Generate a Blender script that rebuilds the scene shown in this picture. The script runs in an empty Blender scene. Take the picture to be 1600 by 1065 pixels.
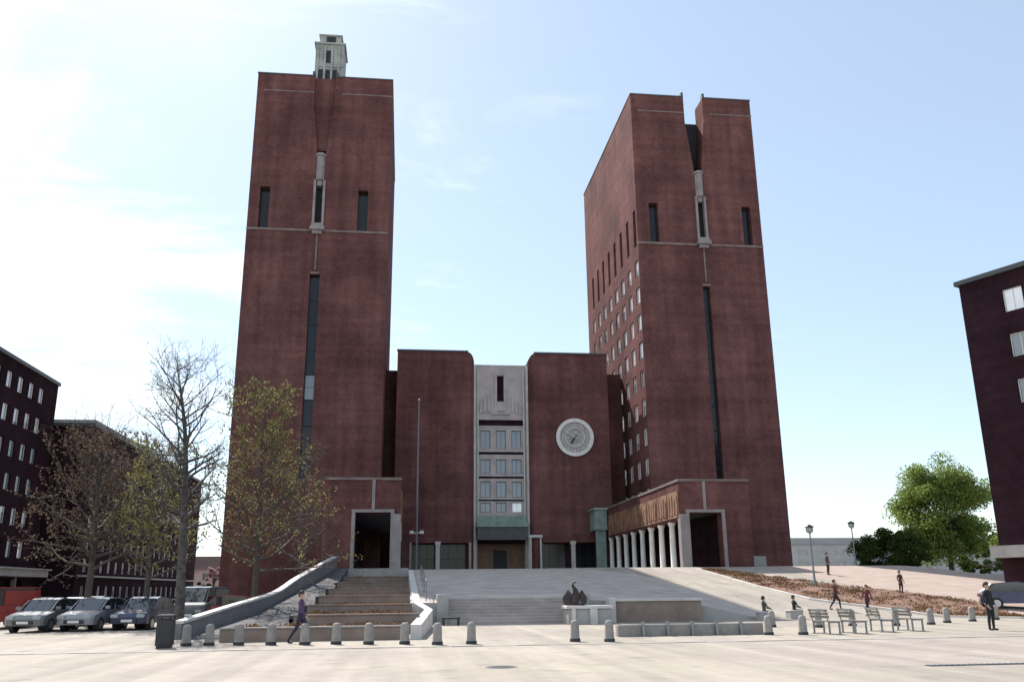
import bpy, math, random
from math import radians, sin, cos, pi, sqrt, atan2, floor
from mathutils import Vector, Matrix, Quaternion
random.seed(7)
S = bpy.context.scene
COL = S.collection

# ------------------------------------------------------------------ camera
cam_d = bpy.data.cameras.new('camera'); cam = bpy.data.objects.new('camera', cam_d); COL.objects.link(cam)
YAW, PITCH, ROLL = radians(7.0), radians(15.8), radians(-0.6)
fw = Vector((sin(YAW)*cos(PITCH), cos(YAW)*cos(PITCH), sin(PITCH)))
r0 = Vector((cos(YAW), -sin(YAW), 0)); u0 = r0.cross(fw)
rt = r0*cos(ROLL) + u0*sin(ROLL); up = -r0*sin(ROLL) + u0*cos(ROLL)
cam.matrix_world = Matrix.Translation((0, 0, 1.65)) @ Matrix((rt, up, -fw)).transposed().to_4x4()
cam_d.sensor_width = 36.0; cam_d.lens = 1370/1600*36.0
cam_d.clip_start = 0.1; cam_d.clip_end = 9000
S.camera = cam

# ------------------------------------------------------------------ light
SX, SY, SZ = -0.35, 0.87, 1.0            # direction towards the sun
sv = Vector((SX, SY, SZ)).normalized()
SUN_EL = math.asin(sv.z); SUN_AZ = atan2(sv.x, sv.y)
W = bpy.data.worlds.new('World'); S.world = W; W.use_nodes = True
nt = W.node_tree; nt.nodes.clear()
def N(t, **k):
    n = nt.nodes.new(t)
    for a, b in k.items(): setattr(n, a, b)
    return n
def L(a, b): nt.links.new(a, b)
wo = N('ShaderNodeOutputWorld'); bg = N('ShaderNodeBackground'); bg.inputs['Strength'].default_value = 0.093
sky = N('ShaderNodeTexSky', sky_type='NISHITA'); sky.sun_disc = False
sky.sun_elevation = SUN_EL; sky.sun_rotation = SUN_AZ
sky.altitude = 0; sky.air_density = 1.0; sky.dust_density = 0.4; sky.ozone_density = 1.3
tc = N('ShaderNodeTexCoord')
sep = N('ShaderNodeSeparateXYZ'); L(tc.outputs['Generated'], sep.inputs[0])
def M_(op, a, b=None, c=None, clamp=False):
    n = N('ShaderNodeMath', operation=op); n.use_clamp = clamp
    for i, v in enumerate((a, b, c)):
        if v is None: continue
        if isinstance(v, (int, float)): n.inputs[i].default_value = v
        else: L(v, n.inputs[i])
    return n.outputs[0]
zz = M_('ADD', M_('MAXIMUM', sep.outputs[2], 0.0), 0.22)
cx = M_('DIVIDE', sep.outputs[0], zz); cy = M_('DIVIDE', sep.outputs[1], zz)
cmb = N('ShaderNodeCombineXYZ'); L(cx, cmb.inputs[0]); L(M_('MULTIPLY', cy, 1.7), cmb.inputs[1])
def noise(scale, detail, rough, seed, dist=0.0):
    n = N('ShaderNodeTexNoise', noise_dimensions='4D'); n.inputs['W'].default_value = seed
    L(cmb.outputs[0], n.inputs['Vector'])
    n.inputs['Scale'].default_value = scale; n.inputs['Detail'].default_value = detail
    n.inputs['Roughness'].default_value = rough; n.inputs['Distortion'].default_value = dist
    return n.outputs[0]
n1 = noise(1.9, 10, 0.62, 3.2, 0.5); n2 = noise(0.55, 3, 0.5, 1.1)
# high thin cloud bank coming in from the left, wisps elsewhere
bank = M_('MULTIPLY', M_('MULTIPLY', M_('SUBTRACT', cx, 0.25), -1.0), 0.10)
dens = M_('ADD', M_('ADD', M_('MULTIPLY', n1, 0.75), M_('MULTIPLY', n2, 0.45)), bank)
cl = N('ShaderNodeMapRange'); L(dens, cl.inputs[0])
cl.inputs[1].default_value = 0.62; cl.inputs[2].default_value = 0.79
cl.inputs[3].default_value = 0.0; cl.inputs[4].default_value = 0.95
cl.interpolation_type = 'SMOOTHSTEP'
veil = M_('MULTIPLY_ADD', cl.outputs[0], 0.75, 0.24)
mx = N('ShaderNodeMix', data_type='RGBA'); L(veil, mx.inputs[0]); L(sky.outputs[0], mx.inputs[6])
mx.inputs[7].default_value = (7.3, 8.2, 8.7, 1)
L(mx.outputs[2], bg.inputs['Color']); L(bg.outputs[0], wo.inputs[0])
sun_d = bpy.data.lights.new('sun', 'SUN'); sun_d.energy = 4.0; sun_d.angle = radians(0.5); sun_d.color = (1.0, 0.95, 0.88)
sun = bpy.data.objects.new('sun', sun_d); COL.objects.link(sun); sun.location = (-40, 100, 200)
sun.rotation_euler = (-sv).to_track_quat('-Z', 'Y').to_euler()
vs = S.view_settings; vs.view_transform = 'Standard'; vs.look = 'None'; vs.gamma = 1.0; vs.exposure = 0.85
try: vs.use_curve_mapping = False
except Exception: pass
S.cycles.use_denoising = True
S.cycles.max_bounces = 6; S.cycles.diffuse_bounces = 3; S.cycles.glossy_bounces = 3; S.cycles.transmission_bounces = 4

# ------------------------------------------------------------------ materials
MAT = {}
def newmat(name):
    m = bpy.data.materials.new(name); m.use_nodes = True; MAT[name] = m
    return m, m.node_tree, m.node_tree.nodes['Principled BSDF']
def simple(name, col, rough=0.7, var=0.15, scale=3.0, metal=0.0, bump=0.0, spec=0.5, coat=0.0, det=5, speckle=0.0):
    m, t, b = newmat(name)
    b.inputs['Roughness'].default_value = rough; b.inputs['Metallic'].default_value = metal
    b.inputs['Specular IOR Level'].default_value = spec; b.inputs['Coat Weight'].default_value = coat
    g = t.nodes.new('ShaderNodeNewGeometry')
    n = t.nodes.new('ShaderNodeTexNoise'); n.inputs['Scale'].default_value = scale; n.inputs['Detail'].default_value = det
    t.links.new(g.outputs['Position'], n.inputs['Vector'])
    r = t.nodes.new('ShaderNodeValToRGB')
    r.color_ramp.elements[0].position = 0.3; r.color_ramp.elements[1].position = 0.7
    r.color_ramp.elements[0].color = tuple(c*(1-var) for c in col)+(1,)
    r.color_ramp.elements[1].color = tuple(min(1, c*(1+var)) for c in col)+(1,)
    t.links.new(n.outputs[0], r.inputs[0])
    out = r.outputs[0]
    if speckle:
        n2 = t.nodes.new('ShaderNodeTexNoise'); n2.inputs['Scale'].default_value = 60; n2.inputs['Detail'].default_value = 2
        t.links.new(g.outputs['Position'], n2.inputs['Vector'])
        mr = t.nodes.new('ShaderNodeMapRange'); mr.inputs[1].default_value = 0.3; mr.inputs[2].default_value = 0.7
        mr.inputs[3].default_value = 1-speckle; mr.inputs[4].default_value = 1+speckle
        t.links.new(n2.outputs[0], mr.inputs[0])
        mm = t.nodes.new('ShaderNodeVectorMath'); mm.operation = 'SCALE'
        t.links.new(out, mm.inputs[0]); t.links.new(mr.outputs[0], mm.inputs['Scale']); out = mm.outputs[0]
    t.links.new(out, b.inputs['Base Color'])
    if bump:
        bp = t.nodes.new('ShaderNodeBump'); bp.inputs['Strength'].default_value = bump; bp.inputs['Distance'].default_value = 0.02
        n3 = t.nodes.new('ShaderNodeTexNoise'); n3.inputs['Scale'].default_value = scale*8; n3.inputs['Detail'].default_value = 4
        t.links.new(g.outputs['Position'], n3.inputs['Vector']); t.links.new(n3.outputs[0], bp.inputs['Height'])
        t.links.new(bp.outputs[0], b.inputs['Normal'])
    return m

def brick(name, c1, c2, mortar, stain=0.2):
    m, t, b = newmat(name)
    b.inputs['Roughness'].default_value = 0.95; b.inputs['Specular IOR Level'].default_value = 0.06
    def nn(ty): return t.nodes.new(ty)
    g = nn('ShaderNodeNewGeometry'); s = nn('ShaderNodeSeparateXYZ'); t.links.new(g.outputs['Position'], s.inputs[0])
    a = nn('ShaderNodeMath'); a.operation = 'ADD'; t.links.new(s.outputs[0], a.inputs[0]); t.links.new(s.outputs[1], a.inputs[1])
    c = nn('ShaderNodeCombineXYZ'); t.links.new(a.outputs[0], c.inputs[0]); t.links.new(s.outputs[2], c.inputs[1])
    bt = nn('ShaderNodeTexBrick'); bt.inputs['Scale'].default_value = 1.0
    bt.inputs['Brick Width'].default_value = 0.29; bt.inputs['Row Height'].default_value = 0.095
    bt.inputs['Mortar Size'].default_value = 0.009; bt.inputs['Bias'].default_value = 0.0
    bt.inputs['Color1'].default_value = c1+(1,); bt.inputs['Color2'].default_value = c2+(1,); bt.inputs['Mortar'].default_value = mortar+(1,)
    t.links.new(c.outputs[0], bt.inputs['Vector'])
    # weathering: vertical streaks + big mottling
    st = nn('ShaderNodeMapping'); st.inputs['Scale'].default_value = (0.9, 0.06, 1); t.links.new(c.outputs[0], st.inputs[0])
    n1 = nn('ShaderNodeTexNoise'); n1.inputs['Scale'].default_value = 1.0; n1.inputs['Detail'].default_value = 6; t.links.new(st.outputs[0], n1.inputs['Vector'])
    n2 = nn('ShaderNodeTexNoise'); n2.inputs['Scale'].default_value = 0.16; n2.inputs['Detail'].default_value = 5; t.links.new(g.outputs['Position'], n2.inputs['Vector'])
    n3 = nn('ShaderNodeTexNoise'); n3.inputs['Scale'].default_value = 1.6; n3.inputs['Detail'].default_value = 6; t.links.new(g.outputs['Position'], n3.inputs['Vector'])
    def mr(src, lo, hi):
        r = nn('ShaderNodeMapRange'); r.inputs[1].default_value = 0.32; r.inputs[2].default_value = 0.68
        r.inputs[3].default_value = lo; r.inputs[4].default_value = hi; t.links.new(src, r.inputs[0]); return r.outputs[0]
    def mul(x, y):
        q = nn('ShaderNodeMath'); q.operation = 'MULTIPLY'; t.links.new(x, q.inputs[0]); t.links.new(y, q.inputs[1]); return q.outputs[0]
    hb = nn('ShaderNodeMapping'); hb.inputs['Scale'].default_value = (0.03, 1.1, 1); t.links.new(c.outputs[0], hb.inputs[0])
    n4 = nn('ShaderNodeTexNoise'); n4.inputs['Scale'].default_value = 1.0; n4.inputs['Detail'].default_value = 4; t.links.new(hb.outputs[0], n4.inputs['Vector'])
    vo = nn('ShaderNodeTexVoronoi'); vo.inputs['Scale'].default_value = 0.85; t.links.new(c.outputs[0], vo.inputs['Vector'])
    vs_ = nn('ShaderNodeSeparateColor'); t.links.new(vo.outputs['Color'], vs_.inputs[0])
    f = mul(mul(mr(n1.outputs[0], 1-stain, 1+stain*0.7), mr(n2.outputs[0], 0.74, 1.30)), mr(n3.outputs[0], 0.92, 1.08))
    f = mul(mul(f, mr(n4.outputs[0], 0.88, 1.12)), mr(vs_.outputs[0], 0.95, 1.06))
    v = nn('ShaderNodeVectorMath'); v.operation = 'SCALE'; t.links.new(bt.outputs['Color'], v.inputs[0]); t.links.new(f, v.inputs['Scale'])
    t.links.new(v.outputs[0], b.inputs['Base Color'])
    bp = nn('ShaderNodeBump'); bp.inputs['Strength'].default_value = 0.35; bp.inputs['Distance'].default_value = 0.01
    iv = nn('ShaderNodeMath'); iv.operation = 'SUBTRACT'; iv.inputs[0].default_value = 1.0; t.links.new(bt.outputs['Fac'], iv.inputs[1])
    t.links.new(iv.outputs[0], bp.inputs['Height']); t.links.new(bp.outputs[0], b.inputs['Normal'])
    return m

BRICK = brick('red_brick', (0.168, 0.062, 0.056), (0.112, 0.044, 0.043), (0.15, 0.105, 0.10))
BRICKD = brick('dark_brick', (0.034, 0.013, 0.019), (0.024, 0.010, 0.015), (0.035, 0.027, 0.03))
STONE = simple('grey_granite', (0.36, 0.35, 0.335), 0.75, 0.18, 0.8, bump=0.15, speckle=0.12)
STONEP = simple('pale_granite', (0.56, 0.53, 0.50), 0.7, 0.14, 1.2, bump=0.1, speckle=0.12)
TRIM = simple('tower_trim_stone', (0.20, 0.155, 0.145), 0.8, 0.25, 0.8, bump=.15)
ORIEL = simple('oriel_stone', (0.28, 0.245, 0.245), 0.8, 0.2, 0.9, bump=.15)
STONEC = simple('carved_soapstone', (0.43, 0.375, 0.36), 0.8, 0.2, 0.7, bump=0.2)
STONED = simple('weathered_green_stone', (0.34, 0.36, 0.33), 0.8, 0.28, 0.7, bump=0.2)
COPPER = simple('green_copper', (0.22, 0.28, 0.25), 0.6, 0.22, 1.5)
ROOFM = simple('dark_roof_metal', (0.06, 0.065, 0.07), 0.5, 0.2, 1.0)
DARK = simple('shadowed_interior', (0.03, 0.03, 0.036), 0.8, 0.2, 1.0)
WOOD = simple('painted_wood_frieze', (0.24, 0.125, 0.075), 0.8, 0.45, 1.1, bump=0.2)
DOOR = simple('oak_door', (0.17, 0.085, 0.05), 0.55, 0.25, 3.0)
WHITE = simple('white_paint', (0.72, 0.71, 0.68), 0.55, 0.05, 4.0)
CONC = simple('bollard_granite', (0.27, 0.25, 0.235), 0.8, 0.14, 5.0, bump=0.15, speckle=0.15)
BLACKM = simple('black_metal', (0.018, 0.019, 0.021), 0.45, 0.2, 5.0, spec=0.5)
GREYM = simple('grey_metal', (0.22, 0.23, 0.24), 0.4, 0.12, 5.0, metal=0.6)
SOIL = simple('brown_planting_soil', (0.19, 0.105, 0.07), 0.95, 0.35, 1.4, bump=0.5)
BARK = simple('bark', (0.085, 0.07, 0.06), 0.9, 0.35, 9.0, bump=0.5)
BIRCH = simple('birch_bark', (0.07, 0.062, 0.06), 0.85, 0.55, 6.0, bump=0.4)
RUBBER = simple('tyre_rubber', (0.02, 0.02, 0.02), 0.8, 0.2, 8.0)
CHROME = simple('wheel_metal', (0.5, 0.5, 0.52), 0.3, 0.08, 8.0, metal=0.9)
GLASS = simple('window_glass', (0.16, 0.18, 0.21), 0.06, 0.12, 0.4, spec=1.0, coat=0.8)
BLINDSKY = simple('glass_blind_and_sky_tone', (0.80, 0.78, 0.80), 0.15, 0.12, 0.45, spec=1.0, coat=0.8, metal=.3)  # blind white raised in colour to stand in for sky reflected in glass
DGLASS = simple('dark_glass', (0.02, 0.022, 0.028), 0.12, 0.1, 0.4, spec=0.35)
WALLST = simple('parapet_stone', (0.19, 0.175, 0.175), 0.8, 0.2, 0.9, bump=.2)
CARGL = simple('car_glass', (0.02, 0.025, 0.03), 0.05, 0.1, 1.0, spec=0.8, coat=0.5)
SKIN = simple('skin', (0.48, 0.29, 0.21), 0.6, 0.06, 12.0)
LAMPG = simple('opal_lamp_glass', (0.35, 0.38, 0.37), 0.25, 0.05, 3.0)
BROWNST = simple('brown_stone', (.25, .19, .16), .85, .2, 1.5, bump=.3)
COLST = simple('pale_column_stone', (0.72, 0.69, 0.65), .75, .1, 1.5, bump=.1)
WALKSH = simple('walk_shade_tone', (0.085, 0.08, 0.083), .9, .2, 1.0, bump=.2, speckle=.2)  # walk darkened in colour to read as a shaded wall face
def paint(name, col, metal=0.2): return simple(name, col, 0.3, 0.04, 2.0, metal=metal, coat=0.8)

def ground_mat():
    m, t, b = newmat('pale_paving')
    b.inputs['Roughness'].default_value = 0.85; b.inputs['Specular IOR Level'].default_value = 0.25
    g = t.nodes.new('ShaderNodeNewGeometry')
    def nz(scale, det, sc=(1, 1, 1), rot=0, off=0):
        mp = t.nodes.new('ShaderNodeMapping'); mp.inputs['Scale'].default_value = sc; mp.inputs['Rotation'].default_value = (0, 0, rot)
        mp.inputs['Location'].default_value = (off, off, 0)
        t.links.new(g.outputs['Position'], mp.inputs[0])
        n = t.nodes.new('ShaderNodeTexNoise'); n.inputs['Scale'].default_value = scale; n.inputs['Detail'].default_value = det
        t.links.new(mp.outputs[0], n.inputs['Vector']); return n.outputs[0]
    def mr(src, lo, hi, a=0.3, c=0.7):
        r = t.nodes.new('ShaderNodeMapRange'); r.inputs[1].default_value = a; r.inputs[2].default_value = c
        r.inputs[3].default_value = lo; r.inputs[4].default_value = hi; t.links.new(src, r.inputs[0]); return r.outputs[0]
    def mul(x, y):
        q = t.nodes.new('ShaderNodeMath'); q.operation = 'MULTIPLY'; t.links.new(x, q.inputs[0]); t.links.new(y, q.inputs[1]); return q.outputs[0]
    f = mul(mr(nz(0.22, 6), 0.88, 1.08), mr(nz(2.0, 6), 0.93, 1.06))
    f = mul(f, mr(nz(1.0, 5, (1.6, 0.07, 1), radians(-38), 4), 0.86, 1.05))     # long tyre-polished streaks
    f = mul(f, mr(nz(28, 3), 0.88, 1.10))
    f = mul(f, mr(nz(1.0, 4, (0.9, 0.05, 1), radians(28), 14), 0.90, 1.04, .38, .6))
    f = mul(f, mr(nz(7.0, 5, off=51), 0.80, 1.0, 0.26, 0.36))
    f = mul(f, mr(nz(0.8, 5, off=31), 0.80, 1.0, 0.30, 0.42))                    # stains
    r = t.nodes.new('ShaderNodeValToRGB'); t.links.new(nz(0.11, 3, off=9), r.inputs[0])
    r.color_ramp.elements[0].position = 0.35; r.color_ramp.elements[1].position = 0.65
    r.color_ramp.elements[0].color = (0.365, 0.315, 0.28, 1); r.color_ramp.elements[1].color = (0.375, 0.335, 0.275, 1)
    v = t.nodes.new('ShaderNodeVectorMath'); v.operation = 'SCALE'; t.links.new(r.outputs[0], v.inputs[0]); t.links.new(f, v.inputs['Scale'])
    t.links.new(v.outputs[0], b.inputs['Base Color'])
    bp = t.nodes.new('ShaderNodeBump'); bp.inputs['Strength'].default_value = 0.3; bp.inputs['Distance'].default_value = 0.01
    t.links.new(nz(40, 3), bp.inputs['Height']); t.links.new(bp.outputs[0], b.inputs['Normal'])
    return m
PAVE = ground_mat()
COURT = simple('courtyard_granite', (0.41, 0.35, 0.32), 0.8, 0.2, 0.9, bump=0.2, speckle=0.1)
PINK = simple('tan_gravel', (0.37, 0.285, 0.24), 0.9, 0.12, 0.8, bump=0.3, speckle=0.12)

def leafmat(name, c1, c2, transl=0.45):
    m = bpy.data.materials.new(name); m.use_nodes = True; t = m.node_tree; t.nodes.clear()
    o = t.nodes.new('ShaderNodeOutputMaterial'); d = t.nodes.new('ShaderNodeBsdfDiffuse'); tr = t.nodes.new('ShaderNodeBsdfTranslucent')
    mxs = t.nodes.new('ShaderNodeMixShader'); mxs.inputs[0].default_value = transl
    g = t.nodes.new('ShaderNodeNewGeometry'); r = t.nodes.new('ShaderNodeValToRGB')
    r.color_ramp.elements[0].color = c1+(1,); r.color_ramp.elements[1].color = c2+(1,)
    t.links.new(g.outputs['Random Per Island'], r.inputs[0])
    t.links.new(r.outputs[0], d.inputs[0]); t.links.new(r.outputs[0], tr.inputs[0])
    t.links.new(d.outputs[0], mxs.inputs[1]); t.links.new(tr.outputs[0], mxs.inputs[2]); t.links.new(mxs.outputs[0], o.inputs[0])
    return m
LEAFG = leafmat('spring_green_leaf', (0.10, 0.15, 0.035), (0.32, 0.40, 0.12), 0.55)
LEAFD = leafmat('dark_green_leaf', (0.035, 0.065, 0.02), (0.10, 0.13, 0.035), 0.35)
LEAFO = leafmat('olive_bud_leaf', (0.08, 0.075, 0.035), (0.32, 0.29, 0.12), 0.4)
LEAFR = leafmat('reddish_bud_leaf', (0.07, 0.045, 0.04), (0.19, 0.14, 0.10), 0.35)
LEAFP = leafmat('pale_bud_leaf', (0.22, 0.25, 0.20), (0.33, 0.34, 0.27), 0.4)
HEATH = leafmat('heather_leaf', (0.09, 0.045, 0.03), (0.23, 0.15, 0.08), 0.3)
BLOSS = leafmat('pink_blossom', (0.45, 0.26, 0.30), (0.6, 0.42, 0.45), 0.4)

# ------------------------------------------------------------------ mesh helpers
class MB:
    def __init__(s): s.v = []; s.f = []; s.m = []; s.sm = []
    def add(s, vs, fs, mi=0, smooth=False):
        o = len(s.v); s.v += [tuple(v) for v in vs]
        for f in fs: s.f.append(tuple(o+i for i in f)); s.m.append(mi); s.sm.append(smooth)
    def box(s, x0, x1, y0, y1, z0, z1, mi=0, bev=0.0):
        if bev > 0:
            b = bev
            vs = []
            for z, i in ((z0, 0), (z1-b, 0), (z1, b)):
                vs += [(x0+i, y0+i, z), (x1-i, y0+i, z), (x1-i, y1-i, z), (x0+i, y1-i, z)]
            fs = [(3, 2, 1, 0), (8, 9, 10, 11)]
            for k in (0, 4):
                for i in range(4): j = (i+1) % 4; fs.append((k+i, k+j, k+4+j, k+4+i))
            s.add(vs, fs, mi); return
        vs = [(x0, y0, z0), (x1, y0, z0), (x1, y1, z0), (x0, y1, z0), (x0, y0, z1), (x1, y0, z1), (x1, y1, z1), (x0, y1, z1)]
        s.add(vs, [(0, 3, 2, 1), (4, 5, 6, 7), (0, 1, 5, 4), (1, 2, 6, 5), (2, 3, 7, 6), (3, 0, 4, 7)], mi)
    def lathe(s, prof, cx=0, cy=0, n=12, mi=0, smooth=True):
        vs = []
        for r, z in prof:
            for k in range(n): a = 2*pi*k/n; vs.append((cx+r*cos(a), cy+r*sin(a), z))
        fs = []
        for i in range(len(prof)-1):
            for k in range(n): q = (k+1) % n; fs.append((i*n+k, i*n+q, (i+1)*n+q, (i+1)*n+k))
        s.add(vs, fs, mi, smooth)
        s.add([vs[i] for i in range(n)], [tuple(reversed(range(n)))], mi)
        s.add([vs[-n+i] for i in range(n)], [tuple(range(n))], mi)
    def tube(s, pts, rad, n=6, mi=0, smooth=True):
        pts = [Vector(p) for p in pts]
        if not hasattr(rad, '__len__'): rad = [rad]*len(pts)
        vs = []; ref = Vector((0.3, 0.2, 1)).normalized()
        for i, p in enumerate(pts):
            d = (pts[min(i+1, len(pts)-1)]-pts[max(i-1, 0)]).normalized()
            a = d.cross(ref)
            if a.length < 0.05: a = d.cross(Vector((1, 0, 0)))
            a.normalize(); b = d.cross(a)
            for k in range(n): t = 2*pi*k/n; vs.append(p+(a*cos(t)+b*sin(t))*rad[i])
        fs = []
        for i in range(len(pts)-1):
            for k in range(n): q = (k+1) % n; fs.append((i*n+k, (i+1)*n+k, (i+1)*n+q, i*n+q))
        s.add(vs, fs, mi, smooth)
        s.add(vs[:n], [tuple(range(n))], mi); s.add(vs[-n:], [tuple(reversed(range(n)))], mi)
    def prism(s, poly, axis, a, b, mi=0):
        """extrude a 2D polygon along axis x/y/z from a to b"""
        def P(u, v, w):
            return {'x': (w, u, v), 'y': (u, w, v), 'z': (u, v, w)}[axis]
        n = len(poly); vs = [P(u, v, a) for u, v in poly]+[P(u, v, b) for u, v in poly]
        fs = [tuple(range(n)), tuple(range(2*n-1, n-1, -1))]
        for i in range(n): j = (i+1) % n; fs.append((i, n+i, n+j, j))
        s.add(vs, fs, mi)
    def mesh(s, name, mats):
        me = bpy.data.meshes.new(name); me.from_pydata(s.v, [], s.f)
        for m in (mats if isinstance(mats, (list, tuple)) else [mats]): me.materials.append(m)
        me.polygons.foreach_set('material_index', s.m); me.polygons.foreach_set('use_smooth', s.sm)
        me.update(); return me
def link(name, me, parent=None, world=True):
    o = bpy.data.objects.new(name, me); COL.objects.link(o)
    if parent is not None:
        o.parent = parent
        if world: o.matrix_parent_inverse = WM(parent).inverted()
    return o
def WM(o):
    m = Matrix.LocRotScale(o.location, o.rotation_euler, o.scale)
    if o.parent: m = WM(o.parent) @ o.matrix_parent_inverse @ m
    return m
def build(mb, name, mats, parent=None, world=True): 
    me = mb.mesh(name, mats)
    import bmesh
    bm = bmesh.new(); bm.from_mesh(me)
    if len(bm.faces) < 6000: bmesh.ops.recalc_face_normals(bm, faces=bm.faces)
    bm.to_mesh(me); bm.free()
    return link(name, me, parent, world)
def tag(o, label, cat=None, group=None, kind=None):
    if label: o['label'] = label
    if cat: o['category'] = cat
    if group: o['group'] = group
    if kind: o['kind'] = kind
    return o
def empty(name, loc, rz=0.0, label=None, cat=None, group=None):
    o = bpy.data.objects.new(name, None); COL.objects.link(o); o.location = loc; o.rotation_euler = (0, 0, rz)
    o.empty_display_size = 0.3
    return tag(o, label, cat, group)
def kids(o): return [c for c in ALL if c.parent == o]
def copy_tree(root, loc, rz, label, scale=None):
    tree = {}
    for c in COL.objects:
        if c.parent: tree.setdefault(c.parent.name, []).append(c)
    r = root.copy(); COL.objects.link(r); r.location = loc; r.rotation_euler = (0, 0, rz); r['label'] = label
    if scale: r.scale = scale
    def rec(src, dst):
        for c in tree.get(src.name, []):
            d = c.copy(); COL.objects.link(d); d.parent = dst
            rec(c, d)
    rec(root, r)
    return r

def wall(mb, o, u, W_, H_, holes, depth, inn, mi=0, rmi=0):
    """rectangular wall face from o along u (and +Z) with rectangular openings; reveals run inwards (inn)"""
    o = Vector(o); u = Vector(u); inn = Vector(inn)
    xs = sorted(set([0, W_]+[round(h[0], 4) for h in holes]+[round(h[1], 4) for h in holes]))
    zs = sorted(set([0, H_]+[round(h[2], 4) for h in holes]+[round(h[3], 4) for h in holes]))
    P = lambda a, z: o+u*a+Vector((0, 0, z))
    for j in range(len(zs)-1):
        run = None
        for i in range(len(xs)-1):
            cx_, cz_ = (xs[i]+xs[i+1])/2, (zs[j]+zs[j+1])/2
            solid = not any(h[0] < cx_ < h[1] and h[2] < cz_ < h[3] for h in holes)
            if solid and run is None: run = xs[i]
            if run is not None and (not solid or i == len(xs)-2):
                e = xs[i] if not solid else xs[i+1]
                mb.add([P(run, zs[j]), P(e, zs[j]), P(e, zs[j+1]), P(run, zs[j+1])], [(0, 1, 2, 3)], mi); run = None
    for h in holes:
        d = inn*(h[4] if len(h) > 4 else depth)
        c = [P(h[0], h[2]), P(h[1], h[2]), P(h[1], h[3]), P(h[0], h[3])]
        for k in range(4):
            q = (k+1) % 4
            if h[2] <= 0 and k == 0: continue
            if h[3] >= H_ and k == 2: continue
            mb.add([c[k], c[k]+d, c[q]+d, c[q]], [(0, 1, 2, 3)], rmi)

def win_mesh(w, h, nx=2, nz=1, fr=0.07, glass=None, frame=None):
    """window centred at x=0, base z=0, faces -Y; frame slot 0, pane slot 1"""
    m = MB()
    m.box(-w/2, w/2, 0.0, 0.08, 0, fr); m.box(-w/2, w/2, 0.0, 0.08, h-fr, h)
    m.box(-w/2, -w/2+fr, 0.0, 0.08, fr, h-fr); m.box(w/2-fr, w/2, 0.0, 0.08, fr, h-fr)
    for i in range(1, nx): x = -w/2+w*i/nx; m.box(x-fr*.4, x+fr*.4, 0.01, 0.07, fr, h-fr)
    for i in range(1, nz): z = h*i/nz; m.box(-w/2+fr, w/2-fr, 0.02, 0.06, z-fr*.4, z+fr*.4)
    return m
def pane_mesh(w, h):
    m = MB(); m.box(-w/2+0.01, w/2-0.01, 0.035, 0.05, 0.01, h-0.01); return m
WCACHE = {}
WR = random.Random(99)
def vpane(w, h, f):
    m = MB(); z = .01+(h-.02)*(1-f); x = w/2-.01
    if f < 1: m.box(-x, x, .035, .05, .01, z, 1)
    if f > 0: m.box(-x, x, .035, .05, z, h-.01, 0)
    return m
def put_window(parent, pos, rz, w, h, nx=2, nz=1, glass=GLASS, frame=WHITE, single=True, name='window'):
    f = 0 if glass.name != 'glass_blind_and_sky_tone' else WR.choice((1, 1, .8, .55, .85, .35))
    key = (round(w, 2), round(h, 2), nx, nz, glass.name, frame.name, single, f)
    if key not in WCACHE:
        m = win_mesh(w, h, nx, nz)
        low = GLASS if f else glass
        if single:
            v = vpane(w, h, f); o_ = len(m.v); m.v += v.v; m.f += [tuple(o_+i for i in q) for q in v.f]; m.m += [q+1 for q in v.m]; m.sm += v.sm
            WCACHE[key] = (m.mesh('window', [frame, glass, low]), None)
        else: WCACHE[key] = (m.mesh('window', [frame]), vpane(w, h, f).mesh('pane', [glass, low]))
    a, b = WCACHE[key]
    o = bpy.data.objects.new(name, a); COL.objects.link(o); o.parent = parent
    o.matrix_parent_inverse = WM(parent).inverted(); o.location = pos; o.rotation_euler = (0, 0, rz)
    if b:
        p = bpy.data.objects.new('pane', b); COL.objects.link(p); p.parent = o
    return o

def sstep(a, b, x):
    t = min(1, max(0, (x-a)/(b-a))); return t*t*(3-2*t)
def prof(Y): return 3.3*min(1, max(0, (Y-46)/28.0)) + 0.6*min(1, max(0, (Y-74)/26.0))
def GH(X, Y): return prof(Y)*sstep(10, 16, X)*(1-.30*sstep(42, 54, X))
def CH(X, Y):
    c = 1.05+2.3*min(1, max(0, (Y-46)/30.0)); w = sstep(13, 20, X)
    z = c*(1-w)+(GH(X, Y)-0.03)*w
    return z
def TOP(X, Y):
    return max(GH(X, Y), CH(X, Y)) if (0.4 < X < 20.5 and 46 < Y < 107) else GH(X, Y)

# ================================================================== SETTING
def rng(a, b, st):
    n = int(round((b-a)/st)); return [a+(b-a)*i/n for i in range(n+1)]
xs = [-4000, -1500, -600, -250, -120, -60, -30, -10, 0, 6]+rng(10, 26, 0.75)+rng(30, 130, 10)+[200, 400, 1000, 2000, 4000]
ys = [-600, -200, -60, -20, 0, 15, 30, 40]+rng(46, 102, 2)+[110, 130, 170, 250, 500, 1200, 3000, 6000]
m = MB(); nx = len(xs)
m.add([(x, y, GH(x, y)) for y in ys for x in xs], [(j*nx+i, j*nx+i+1, (j+1)*nx+i+1, (j+1)*nx+i) for j in range(len(ys)-1) for i in range(nx-1)], 0, True)
tag(link('ground', m.mesh('ground', PAVE)), None, kind='structure')
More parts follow.
